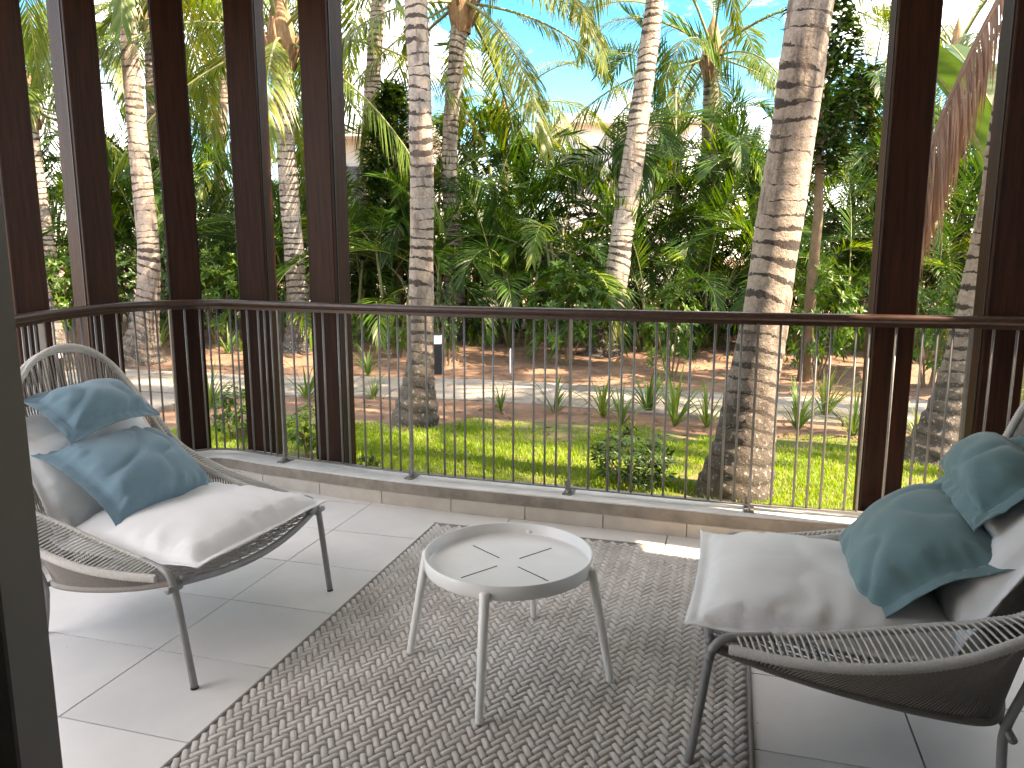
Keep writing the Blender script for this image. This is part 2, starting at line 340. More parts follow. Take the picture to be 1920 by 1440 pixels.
for i in range(-6, 9):
    for j in range(-3, 8):
        g = .0028; c = [T0+UD*(TU*(i+du)+su*g)+VD*(TV*(j+dv)+sv*g) for du, dv, su, sv in ((0,0,1,1),(0,1,1,-1),(1,1,-1,-1),(1,0,-1,1))]
        q = [(p.x, p.y) for p in c]; r = clip(inn2r, q)
        if len(r) < 3: continue
        dz = rng.uniform(-.0006, .0006); n = len(r); mb = MB()
        cx = sum(p[0] for p in r)/n; cy = sum(p[1] for p in r)/n
        mb.add([(x-cx, y-cy, -.02) for x, y in r]+[(x-cx, y-cy, dz) for x, y in r], [tuple(range(n, 2*n))]+[(k, (k+1)%n, n+(k+1)%n, n+k) for k in range(n)])
        mb.build('floor_tile', 'tile', floor, loc=(cx, cy, 0))
rf = MB(); rf.box((.15, -1.5, -.007), (5.1, 4.8, .014)); tag(rf.build('room_floor', 'tile'), kind='structure')
ledge = MB(); ribbon(ledge, -.112, .12, -.4, .134); lo = ledge.build('balcony_ledge', 'ledge')
tag(lo, 'low curved concrete ledge carrying the railing at the balcony edge', 'ledge')
lt = MB(); ribbon(lt, -.106, .115, .1335, .1405); lt.build('lit_top', 'ledgetoplit', lo)  # thin layer added over the same ledge to carry the sky-lit tone
# skirting tiles along the inside of the ledge
SO = offset(-.112); SI = offset(-.122); acc = 0.; start = 0; k0 = []
for i in range(1, len(SO)):
    acc += (SI[i]-SI[i-1]).length
    if acc >= .425: k0.append((start, i)); start = i; acc = 0
for a, b in k0:
    if SO[a].y < 1.2: continue
    idx = list(range(a, b+1, 2)); idx = idx if idx[-1] == b else idx+[b]; V = []; mb = MB()
    for n_, i in enumerate(idx):
        t = (EC[min(i+1, len(EC)-1)]-EC[i-1]).normalized()*(.0025 if n_ == 0 else (-.0025 if n_ == len(idx)-1 else 0))
        o_, s_ = SO[i]+t, SI[i]+t
        V += [(o_.x,o_.y,.001),(s_.x,s_.y,.001),(s_.x,s_.y,.072),(o_.x,o_.y,.074)]
    m_ = len(idx); F = [(0,1,2,3), tuple(4*(m_-1)+i for i in (3,2,1,0))]
    for i in range(m_-1):
        for k in range(4): F.append((4*i+k, 4*i+4+k, 4*i+4+(k+1)%4, 4*i+(k+1)%4))
    mb.add(V, F); mb.build('skirting_tile', 'skirt', lo)
ce = MB(); pol = [(p.x, p.y) for p in offset(.34)[::3]]+[(3.1,-4),(-2.6,-4)]; n = len(pol)
ce.add([(x, y, 3.08) for x, y in pol]+[(x, y, 3.22) for x, y in pol], [tuple(range(n)), tuple(range(2*n-1, n-1, -1))]+[(i, (i+1)%n, n+(i+1)%n, n+i) for i in range(n)])
tag(ce.build('balcony_ceiling', 'plaster'), kind='structure')
hw = MB(); hz_ = 3.07
for c_, sz_ in (((-1.62, .98), (1.76, .16)), ((2.47, .98), (.5, .16)), ((-2.5, -1.5), (.16, 4.8)), ((2.8, -1.5), (.16, 4.8)), ((.15, -3.9), (5.1, .16)), ((2.9, 1.74), (.15, 1.68))): hw.box((*c_, hz_/2), (*sz_, hz_))  # last box: unseen side wall, added to keep sun off the right chair
hw.box((.74, .98, 2.8), (2.94, .15, .53))
tag(hw.build('house_wall', 'plaster'), 'white plastered house wall around the open balcony doorway', 'wall')
df = empty('door_frame', (-.67, 1.0, 0)); tag(df, 'grey beige metal door frame at the edge of the doorway', 'door frame')
d = MB(); d.bbox((0.0025, -.045, 1.3), (.045, .09, 2.6), bev=.003); d.build('stile', 'alu', df)
d = MB(); d.bbox((-.035, -.03, 1.3), (.03, .05, 2.6), bev=.002); d.build('gasket', 'black', df)
d = MB(); d.bbox((-.085, -.05, 1.3), (.07, .07, 2.6), bev=.003); d.build('sliding_panel_edge', 'black', df)

# ------------------------------------------------------------------ timber posts outside the ledge
OUT = offset(.235)
def post_at(px, py=575):
    d = at(px, py, y=1.0); ang = math.atan2(d.x, 1.0)
    return min((p for p in OUT if p.y > 2.4), key=lambda p: abs(math.atan2(p.x, p.y)-ang))
PL = [((45,),66,'dark timber post rising right beside the door frame'),((183,),57,'dark timber post behind the high back of the rope chair with blue pillows'),((346,),24,'dark timber post behind the blue pillows, next to the garden path branch'),((490,),-6,'dark timber post at a railing stanchion, near the shaggy necked palm'),((622,),-20,'dark timber post standing next to the white ringed palm'),((1668,),-13,'dark timber post between the thick ringed palm and the lichen spotted palm'),((1885,),-12,'dark timber post in front of the lichen spotted palm'),((2.84,3.33),-45,'dark timber post at the rounded end of the balcony past the lichen spotted palm'),((3.0,2.87),-78,'dark timber post next to the end of the white house wall')]
for pos, deg, lab in PL:
    p = post_at(pos[0]) if len(pos) == 1 else Vector((pos[0], pos[1], 0)); e = empty('timber_post', (p.x, p.y, -.1), R(deg))
    tag(e, lab, 'post', 'timber posts along the balcony edge')
    m = MB(); m.bbox((0, 0, 1.585), (.186, .178, 3.17), bev=.005); m.build('shaft', 'wood', e)
    m = MB(); m.bbox((.095, -.055, 1.585), (.006, .012, 3.17), bev=.002); m.bbox((-.095, -.055, 1.585), (.006, .012, 3.17), bev=.002); m.build('edge_groove', 'black', e)
    m = MB(); m.bbox((0, 0, .02), (.21, .2, .05), bev=.006); m.build('base_shoe', 'iron', e)

# ------------------------------------------------------------------ railing
rail = empty('balcony_railing', (0, 4.15, .14)); tag(rail, 'curved dark metal railing with wooden handrail along the balcony edge', 'railing')
off = Vector((0, -4.15, -.14))
def rp_(mb, name, m, sm=False): o = mb.build(name, m, rail, sm); o.location = off; return o
m = MB(); P = [Vector((p.x, p.y, 1.125)) for p in EC[::2]]; V = []; n = 12
prof = [(.03*math.copysign(abs(math.cos(a))**.7, math.cos(a)), .021*math.copysign(abs(math.sin(a))**.7, math.sin(a))) for a in [2*math.pi*k/n for k in range(n)]]
for i, p in enumerate(P):
    t = (P[min(i+1,len(P)-1)]-P[max(i-1,0)]).normalized(); nn = Vector((-t.y,t.x,0))
    V += [p+nn*a+Vector((0,0,b)) for a, b in prof]
m.add(V, [(i*n+j, (i+1)*n+j, (i+1)*n+(j+1)%n, i*n+(j+1)%n) for i in range(len(P)-1) for j in range(n)]); rp_(m, 'handrail', 'railwood', True)
m = MB(); ribbon(m, -.006, .006, 1.085, 1.105); rp_(m, 'top_bar', 'railwood')
m = MB(); ribbon(m, -.015, .015, .165, .173); rp_(m, 'bottom_rail', 'iron')
bal = MB(); bal.tube([(0,0,.17),(0,0,1.09)], .0062, 8); balm = bal.mesh('baluster', 'iron', True)
stm = MB(); stm.box((0,0,.615), (.012,.03,.95)); stm = stm.mesh('stanchion', 'iron')
bpm = MB(); bpm.bbox((0,0,.1455), (.05,.11,.01), bev=.002); bpm.box((-.016,.012,.175), (.009,.03,.06)); bpm = bpm.mesh('base_plate', 'iron')
bom = MB(); bom.tube([(0,0,.15),(0,0,.166)], .008, 6)
bom = bom.mesh('bolt', 'boltsteel')
pat = [.098,.10,.06,.06,.105,.055,.108,.11,.06,.06,.072]
posts_xy = [(-2.3,3.0),(-2.36,3.85),(-2.13,4.78),(-1.43,4.70),(-.593,4.345),(.315,4.05),(1.22,3.76),(2.13,3.54),(2.72,3.05),(2.78,2.3)]
arc = [0]
for a, b in zip(EC, EC[1:]): arc.append(arc[-1]+(b-a).length)
def onarc(s):
    i = min(max(np.searchsorted(arc, s), 1), len(EC)-2); a, b = EC[i-1], EC[i]; k = (s-arc[i-1])/max(1e-9, arc[i]-arc[i-1])
    t = (EC[i+1]-EC[i-1]).normalized(); return a.lerp(b, k), math.atan2(t.y, t.x)
ps = [arc[min(range(len(EC)), key=lambda i: (EC[i].x-x)**2+(EC[i].y-y)**2)] for x, y in posts_xy]
for k, s in enumerate(ps):
    p, a = onarc(s)
    st = link('stanchion', stm, rail, Vector((p.x,p.y,0))+off, a); bp = link('base_plate', bpm, st, (0,0,0)); [link('bolt', bom, st, (0,.04*q_,0)) for q_ in (-1, 1)]
    e = ps[k+1] if k+1 < len(ps) else s+.94
    q = s; i = 0; tot = sum(pat); sc = (e-s)/tot
    for w_ in pat[:-1]:
        q += w_*sc; p, a = onarc(q); link('baluster', balm, rail, Vector((p.x,p.y,0))+off, a)

# ------------------------------------------------------------------ rug
rug = empty('area_rug', (-.414, 3.933, .002), math.atan2(UD.y, UD.x)-math.pi/2)   # local -y = towards camera, +x = across
tag(rug, 'grey beige chevron woven outdoor rug under the white table', 'rug')
RW, RL = 1.6, 2.75
m = MB(); m.bbox((RW/2, -RL/2, .0025), (RW, RL, .005), bev=.002); m.build('backing', 'rugbase', rug)
m = MB()
for x in (.009, RW-.009): m.tube([(x, 0, .005), (x, -RL, .005)], .007, 8)
for y in (-.008, -RL+.008): m.tube([(0, y, .005), (RW, y, .005)], .007, 8)
m.build('binding', 'rugbase', rug, True)
def strand(Ln, w, h):
    V = []; xsx = [-Ln/2, -Ln*.42, 0, Ln*.42, Ln/2]; sc = [.8, 1, 1.02, 1, .8]; hh = [.5, 1, 1.0, 1, .5]
    for x, s, q in zip(xsx, sc, hh):
        V += [(x,-w/2*s,0),(x,-w*.36*s,h*q*.8),(x,0,h*q),(x,w*.36*s,h*q*.8),(x,w/2*s,0)]
    F = [(i*5+j, i*5+j+1, (i+1)*5+j+1, (i+1)*5+j) for i in range(4) for j in range(4)]
    F += [(4,3,2,1,0), (20,21,22,23,24)]
    return V, F
SV, SF = strand(.054, .0205, .008); CW, PU = .0312, .041
sm_ = MB(); sm_.add(SV, SF); strm = sm_.mesh('yarn_strand', 'yarn', True)
cells = []
for i in range(int((RW-.022)/CW)):
    for j in range(int((RL-.04)/PU)):
        cells.append((.018+CW*(i+.5), -.022-PU*(j+.5)-(PU*.5 if i % 2 else 0), 1 if i % 2 else -1))
rzr = math.atan2(UD.y, UD.x)-math.pi/2
def wpos(c): return Vector((-.414+c[0]*math.cos(rzr)-c[1]*math.sin(rzr), 3.933+c[0]*math.sin(rzr)+c[1]*math.cos(rzr)))
def near(c):
    p = wpos(c); return p.length if p.y > 1.93 and abs(p.x/ (p.y*.986+1.42*.165)) < .66 else 99
order = sorted(range(len(cells)), key=lambda i: near(cells[i])); first = set(order[:300]); big = MB()
for i, c in enumerate(cells):
    a = R(57)*c[2]+rng.uniform(-.05, .05); z = .0048+rng.uniform(-.0008,.0008)
    if i in first: o = link('yarn_strand', strm, rug, (c[0], c[1], z), a)
    else:
        cs, sn = math.cos(a), math.sin(a); big.add([(c[0]+x*cs-y*sn, c[1]+x*sn+y*cs, z+zz) for x, y, zz in SV], SF)
tag(big.build('woven_pile', 'yarn', rug, True), kind='stuff')

# ------------------------------------------------------------------ tray table
TC = Vector((-.012, 2.487, .012)); tb = empty('side_table', TC); tag(tb, 'small round white tray table with four splayed legs on the rug', 'table')
def lathe(prof, n=72):
    V = [(r*math.cos(2*math.pi*j/n), r*math.sin(2*math.pi*j/n), z) for r, z in prof for j in range(n)]
    return V, [(i*n+j, i*n+(j+1)%n, (i+1)*n+(j+1)%n, (i+1)*n+j) for i in range(len(prof)-1) for j in range(n)]
TR, TZ = .286, .415
m = MB(); V, F = lathe([(.001,TZ-.05),(TR-.006,TZ-.05),(TR-.002,TZ-.048),(TR,TZ-.044),(TR+.001,TZ-.002),(TR-.001,TZ),(TR-.004,TZ),(TR-.006,TZ-.002),(TR-.007,TZ-.036),(TR-.010,TZ-.0395),(TR-.016,TZ-.041),(.001,TZ-.041)]); m.add(V, F)
tray = m.build('tray', 'tablewhite', tb, True)
for k in range(4):
    a = R(52)+k*math.pi/2; a += (R(-12) if k % 2 else R(-12)); mm = MB()
    mm.box((math.cos(a)*.125, math.sin(a)*.125, TZ-.0405), (.15, .0028, .002), a); mm.build('slot', 'slot', tray)
feet = [(893,1368),(1150,1280),(770,1225),(1000,1160)]
for px, py in feet:
    f = at(px, py, z=.012)-TC; dirn = Vector((f.x, f.y, 0)).normalized(); top = dirn*(TR+.004)+Vector((0,0,TZ-.026)); f.z = 0; f = dirn*.362
    m = MB(); ax = (f-top).normalized(); P = [top-ax*.006, top-ax*.001, top, top.lerp(f,.5), top.lerp(f,.985), f+Vector((0,0,.001))]
    m.tube(P, [.008,.0155,.0165,.0148,.0125,.0115], 16); leg = m.build('leg', 'tablewhite', tb, True)
    m = MB(); b = top+ax*.03; m.tube([b, b-dirn*.05-Vector((0,0,.004))], .011, 10); m.build('leg_bracket', 'tablewhite', leg)

# ------------------------------------------------------------------ rope lounge chairs
def mir(P): return [(x, -y, z) for x, y, z in P]
def loop(P, n=240): return resample(catmull(P+mir(P[:-1])[::-1], 14), n)
RA = [(.345,.40,.402),(.2,.375,.415),(.05,.365,.44),(-.12,.37,.485),(-.25,.385,.525),(-.36,.392,.585),(-.432,.33,.76),(-.47,.18,.99),(-.486,0,1.062)]
RB = [(.345,.43,.383),(.2,.465,.39),(.05,.488,.408),(-.12,.49,.445),(-.25,.478,.495),(-.37,.445,.575),(-.445,.355,.76),(-.482,.19,.985),(-.495,0,1.05)]
RC = [(.375,.395,.362),(.2,.385,.312),(0,.36,.265),(-.2,.32,.225),(-.33,.26,.2),(-.385,.13,.192),(-.395,0,.19)]
def chair(name, label, loc, deg):
    c = empty(name, (*loc, 0), R(deg)); tag(c, label, 'chair')
    A, B, C = loop(RA), loop(RB), loop(RC)
    def wrapped(P, r):         # rail bound with rope: fine ribs along its length
        Q = resample(P, 520); m = MB(); m.tube(Q, [r+(.0016 if i % 2 else -.0006) for i in range(len(Q))], 10); return m
    wrapped(A, .0105).build('arm_rail', 'rope', c, True)
    wrapped(B, .0135).build('outer_rail', 'rope', c, True)
    wrapped(C, .0125).build('seat_rail', 'ropeshade', c, True)
    m = MB(); n = 176; a2, b2, c2 = resample(A, n), resample(B, n), resample(C, n)
    for i in range(1, n-1):
        j = min(n-1, max(0, i+(1 if i < n/2 else -1)))
        d = (a2[i]-b2[j]).length
        if d > .022: m.tube([a2[i]+Vector((0,0,.008)), (a2[i]+b2[j])/2+Vector((0,0,.012)), b2[j]+Vector((0,0,.01))], .0031, 5, cap=False)
    tag(m.build('arm_rope', 'rope', c, True), kind='stuff')
    m = MB(); n = 196; b2, c2 = resample(B, n), resample(C, n)
    for i in range(2, n-2):
        k = 5 if i < n*.42 else (-5 if i > n*.58 else 0)
        j = min(n-1, max(0, i+k)); m.tube([b2[i], b2[i].lerp(c2[j], .5), c2[j]], .0031, 5, cap=False)
    tag(m.build('side_rope', 'ropeshade', c, True), kind='stuff')
    # seat net
    m = MB(); half = len(C)//2; Lc, Rc = resample(C[:half+1], 60), resample(C[half:][::-1], 60)
    fb = catmull([(.388,.40,.36),(.412,.2,.33),(.42,0,.318),(.412,-.2,.33),(.388,-.40,.36)], 12)
    def surf(u, v):         # u front->back 0..1, v left->right 0..1
        i = u*58; k = int(i); a = Lc[k].lerp(Lc[k+1], i-k); b = Rc[k].lerp(Rc[k+1], i-k); p = a.lerp(b, v)
        p.z -= .03*math.sin(math.pi*v)*(1-.3*u); p.x += .035*math.sin(math.pi*v)*(1-u)**3; return p
    for q in range(1, 34): m.tube([surf(q/40, t/10)+Vector((0,0,.002*(-1)**(q+t))) for t in range(11)], .0038, 5, cap=False)
    for q in range(1, 32): m.tube([surf(t/12*.98, q/32)+Vector((0,0,.002*(-1)**(q+t+1))) for t in range(13)], .0038, 5, cap=False)
    tag(m.build('seat_webbing', 'rope', c, True), kind='stuff')
    m = MB(); m.tube(fb, .0135, 12); m.build('front_bar', 'tubegrey', c, True)
    for s in (1, -1):
        m = MB(); P = catmull([(.442,.402*s,.004),(.42,.405*s,.17),(.402,.408*s,.305),(.39,.409*s,.365),(.36,.403*s,.398),(.31,.393*s,.405),(.24,.38*s,.412)], 8)
        m.tube(P, .0125, 12); lg = m.build('leg', 'tubegrey', c, True)
        m = MB(); m.tube([(.4425,.402*s,0),(.4418,.402*s,.006)], .0135, 10); m.build('foot_cap', 'rubber', lg)
        m = MB(); m.tube([(.396,.44*s,.352),(.398,.385*s,.35)], .0125, 10); m.tube([(.40,.385*s,.372),(.40,.33*s,.362)], .0115, 10); m.build('joint', 'tubegrey', lg, True)
        m = MB(); P = catmull([(-.36,.30*s,.004),(-.355,.285*s,.12),(-.36,.285*s,.21),(-.40,.33*s,.42),(-.43,.33*s,.66)], 8); m.tube(P, .0125, 10); lg = m.build('leg', 'tubegrey', c, True)
        m = MB(); m.tube([(-.36,.30*s,0),(-.36,.30*s,.006)], .0135, 10); m.build('foot_cap', 'rubber', lg)
    m = MB(); m.tube([(-.365,.32,.185),(-.365,-.32,.185)], .0115, 10); m.build('rear_bar', 'tubegrey', c, True)
    return c
CHL = ((-1.334, 2.880), -19.9); CHR = ((1.037, 2.215), 163)
chair('rope_lounge_chair', 'grey rope lounge chair holding steel blue pillows beside the door frame', *CHL)
chair('rope_lounge_chair', 'grey rope lounge chair holding grey green pillows next to the sunlit ledge', *CHR)

def pillow(name, label, cat, w, h, t, fl, M, mt, seed, n=46, bend=0., sagc=0., wr=1., conc=.07, group=None, warp=None):
    ns = Vector((seed*13.7, seed*3.1, seed)); top = []; bot = []
    for i in range(n+1):
        for j in range(n+1):
            u, v = -1+2*i/n, -1+2*j/n
            u = math.copysign(abs(u)**.88, u); v = math.copysign(abs(v)**.88, v)
            a = 1-fl/(w/2); b = 1-fl/(h/2); uu, vv = min(1, abs(u)/a), min(1, abs(v)/b)
            T = t/2*max(0, (1-uu**2.4)*(1-vv**2.4))**.42
            x = w/2*u*(1-conc*(1-v*v)*abs(u)); y = h/2*v*(1-conc*(1-u*u)*abs(v))
            p = Vector((x, y, 0)); e = max(uu, vv)
            # puckers along the seams, creases running in from the corners, broad softness
            pk = math.exp(-((1-uu)/.2)**2)*math.sin(y*62+5*noise.noise(p*5+ns))*(.4+abs(noise.noise(p*4+ns))*1.6)+math.exp(-((1-vv)/.2)**2)*math.sin(x*62+5*noise.noise(p*5-ns))*(.4+abs(noise.noise(p*4-ns))*1.6)
            if e > .93: pk *= .6
            pk += .45*(math.exp(-((1-uu)/.13)**2)*math.sin(y*140+6*noise.noise(p*9+ns))+math.exp(-((1-vv)/.13)**2)*math.sin(x*140+6*noise.noise(p*9-ns)))*(.3+abs(noise.noise(p*7+ns))*1.5)
            cr = 1-abs(noise.noise(Vector((x*3.2+y*1.6, y*3.2-x*1.6, 1))*1.6+ns))*2.2; cr = max(0, cr)**3
            ang = math.atan2(abs(y)-h/2, abs(x)-w/2); rad = math.hypot(abs(x)-w/2, abs(y)-h/2)
            cc = math.exp(-rad/.1)*math.sin(ang*9+seed)*.007
            soft = noise.noise(p*4.5+ns)*.012+noise.noise(p*11+ns)*.004
            inside = 1 if e < 1 else 0
            d = wr*((pk*.0075+cc*1.3-cr*(.006 if t > .185 else .011))*min(1, .35+T/(t*.25))+soft*min(1, T/(t*.2)))
            if fl > .034 and .94 < e < 1.01: d -= .005
            base = sagc*(u*u)+bend*(v*v)+ (0.012*noise.noise(Vector((x*5, y*5, 9))+ns) if not inside else .006*noise.noise(Vector((x*5, y*5, 9))+ns))*wr
            top.append((x, y, base+T+d+.0025)); bot.append((x, y, base-T*.75+d*.4-.0025))
    if warp: top = [warp(*p) for p in top]; bot = [warp(*p) for p in bot]
    k = (n+1)**2; q = lambda i, j: i*(n+1)+j; F = []
    for i in range(n):
        for j in range(n): F += [(q(i,j), q(i+1,j), q(i+1,j+1), q(i,j+1)), (k+q(i,j), k+q(i,j+1), k+q(i+1,j+1), k+q(i+1,j))]
    for i in range(n): F += [(q(i,0), k+q(i,0), k+q(i+1,0), q(i+1,0)), (q(i+1,n), k+q(i+1,n), k+q(i,n), q(i,n)), (q(0,i+1), k+q(0,i+1), k+q(0,i), q(0,i)), (q(n,i), k+q(n,i), k+q(n,i+1), q(n,i+1))]
    o = link(name, quadmesh(name, top+bot, F, mt, smooth=True)); o.matrix_world = M
    tag(o, label, cat, group); return o
def place(ch, c, ux, uy):      # local frame on a chair: centre, width direction, height direction (chair space)
    (ox, oy), dg = ch; B = Matrix.Translation((ox, oy, 0)) @ Matrix.Rotation(R(dg), 4, 'Z')
    X = Vector(ux).normalized(); Y = (Vector(uy)-X*X.dot(Vector(uy))).normalized(); Z = X.cross(Y)
    return B @ Matrix(((X.x,Y.x,Z.x,c[0]),(X.y,Y.y,Z.y,c[1]),(X.z,Y.z,Z.z,c[2]),(0,0,0,1)))
def corner(ch, ll, lr, ul, ur):   # from the four corners in chair space: lower -Y, lower +Y, upper -Y, upper +Y
    ll, lr, ul, ur = map(Vector, (ll, lr, ul, ur)); nn = (lr-ll).cross(ul-ll).normalized()*.022; ll, lr, ul, ur = ll+nn, lr+nn, ul+nn, ur+nn; return place(ch, (ll+lr+ul+ur)/4, (lr+ur-ll-ul), (ul+ur-ll-lr)), ((lr-ll).length+(ur-ul).length)/2, ((ul-ll).length+(ur-lr).length)/2
for nm, ch, wc in (('steel blue pillows', CHL, 'blue_cloth'), ('grey green pillows', CHR, 'teal_cloth')):
    s = 3 if ch is CHL else 8
    pillow('seat_cushion', 'plump white seat cushion under the %s' % nm, 'cushion', .77, .80, .195, .036, place(ch, (.072, 0, .40), (0, 1, 0), (-1, 0, -.05)), 'white_cloth', s, n=64, conc=.035, wr=.95, warp=lambda x, y, z: (x*(1-.3*(max(0, y)/.4)**2), y, z))
    pillow('back_cushion', 'white back cushion leaning behind the %s' % nm, 'cushion', .64, .56, .15, .03, place(ch, (-.352, 0, .632), (0, 1, 0), (-.32, 0, .47)), 'white_cloth', s+1, n=56, conc=.04, bend=-.03)
def pil(ch, c4, t, mt, seed, label, group=None, **kw):
    M, w_, h_ = corner(ch, *c4); return pillow('throw_pillow', label, 'pillow', w_*1.04, h_*1.04, t, .044, M, mt, seed, group=group, conc=.03, wr=1.25, n=60, **kw)
pil(CHL, ((.03,-.265,.48),(.065,.26,.485),(-.30,-.26,.745),(-.36,.25,.715)), .17, 'blue_cloth', 21, 'large flanged steel blue pillow lying below the smaller blue one', bend=-.042, sagc=-.03)
pil(CHL, ((-.205,-.225,.775),(-.235,.215,.765),(-.435,-.22,.89),(-.45,.205,.925)), .15, 'blue_cloth', 24, 'small flanged steel blue pillow at the top of the white back cushion', bend=-.015, sagc=-.025)
pil(CHR, ((.05,-.255,.475),(.035,.275,.435),(-.32,-.25,.745),(-.355,.275,.69)), .18, 'teal_cloth', 27, 'large flanged grey green pillow lying below the smaller green one', bend=-.042, sagc=-.03)
pil(CHR, ((-.235,-.24,.725),(-.25,.20,.72),(-.455,-.23,.885),(-.465,.20,.88)), .16, 'teal_cloth', 30, 'small flanged grey green pillow at the top of the white back cushion', bend=-.015, sagc=-.025)

# ------------------------------------------------------------------ plant meshes
def frond_mesh(name, L_, n, ll, lw, e0, arch, mt, seed, pet=.15, droop=.9, vang=.25, a0=62, a1=22, rr=.018, lean=0., ragged=.12, comb=0.):
    """a pinnate leaf leaving the origin along +x at elevation e0 and arching over; z is up"""
    g = np.random.default_rng(seed); k = 36; P = [np.zeros(3)]; T = []
    for i in range(k):
        t = i/k; e = e0-arch*t**1.25; d = np.array((math.cos(e), lean*t, math.sin(e))); d /= np.linalg.norm(d); T.append(d); P.append(P[-1]+d*L_/k)
    T.append(T[-1]); P = np.array(P); T = np.array(T)
    V = []; F = []; mi = []; rn = []; up = np.array((0,0,1.)); m = 4
    side0 = np.array((0,1.,0))
    for i in range(0, k+1, 3):                       # midrib
        r = rr*(1-.9*i/k); B = side0; Nn = np.cross(T[i], B)
        for j in range(m): a = 2*math.pi*j/m+.78; V.append(P[i]+(B*math.cos(a)+Nn*math.sin(a))*r)
    nr_ = k//3+1
    for i in range(nr_-1):
        for j in range(m): F.append((i*m+j, i*m+(j+1)%m, (i+1)*m+(j+1)%m, (i+1)*m+j)); mi.append(1); rn.append(.5)
    for q in range(n):
        t = pet+(1-pet)*(q+.5)/n; x = t*k; i = min(k-1, int(x)); p0 = P[i]+(P[i+1]-P[i])*(x-i); tt = T[i]
        prof = (math.sin(math.pi*min(1, .12+.88*(1-(t-pet)/(1-pet))**.8)))**.55 if t < .5 else max(.25, (1-(t-.5)*1.35))
        for s in (-1, 1):
            if g.random() < ragged*.5: continue
            ang = R(a0+(a1-a0)*(t-pet)/(1-pet))+g.normal(0, .07); B = side0*s; Nn = np.cross(tt, side0); Nn = Nn if Nn[2] > 0 else -Nn
            d = tt*math.cos(ang)+(B*math.cos(vang)+Nn*math.sin(vang))*math.sin(ang)+g.normal(0, .05, 3); d /= np.linalg.norm(d)
            l = ll*prof*g.uniform(.82, 1.1); w_ = lw*g.uniform(.8, 1.15); dr = droop*g.uniform(.75, 1.3)
            wd = tt-d*np.dot(tt, d); wd /= np.linalg.norm(wd)+1e-9; p = p0.copy(); b = len(V); rv = g.uniform(0, 1)
            for sgi, wf in enumerate((.45, 1, .75, .06)):
                V.append(p-wd*w_*wf/2); V.append(p+wd*w_*wf/2)
                d = d-up*dr*(.22+.16*sgi); d /= np.linalg.norm(d); p = p+d*l/3
                wd = wd-d*np.dot(wd, d); wd /= np.linalg.norm(wd)+1e-9
            for sgi in range(3): F.append((b+2*sgi, b+2*sgi+1, b+2*sgi+3, b+2*sgi+2)); mi.append(0); rn.append(rv)
    return quadmesh(name, V, F, mt if isinstance(mt, list) else [mt, 'stem'], mi, rn)
COCO = [(R(e), frond_mesh('coconut_frond', 3.7, 88, .86, .025, R(e), R(ar), 'coco', 100+i, pet=.2, droop=dr, vang=v, rr=.03)) for i, (e, ar, dr, v) in enumerate(((80, 55, .35, .45), (58, 75, .6, .3), (35, 85, .8, .15), (12, 85, 1.0, 0), (-12, 62, 1.1, -.1), (-35, 42, 1.0, -.1)))]
ARE = [(R(e), frond_mesh('areca_frond', 2.05, 40, .60, .023, R(e), R(ar), 'areca', 200+i, pet=.26, droop=dr, vang=.55, a0=55, a1=25, rr=.013)) for i, (e, ar, dr) in enumerate(((84, 45, .12), (70, 80, .25), (55, 100, .35), (38, 105, .5), (20, 95, .6), (64, 130, .45)))]
DRY = frond_mesh('dry_frond', 2.15, 150, .8, .017, R(-60), R(28), ['drycoco', 'drycoco'], 300, pet=.04, droop=2.2, vang=-.3, rr=.018, ragged=.15, a0=40, a1=14)

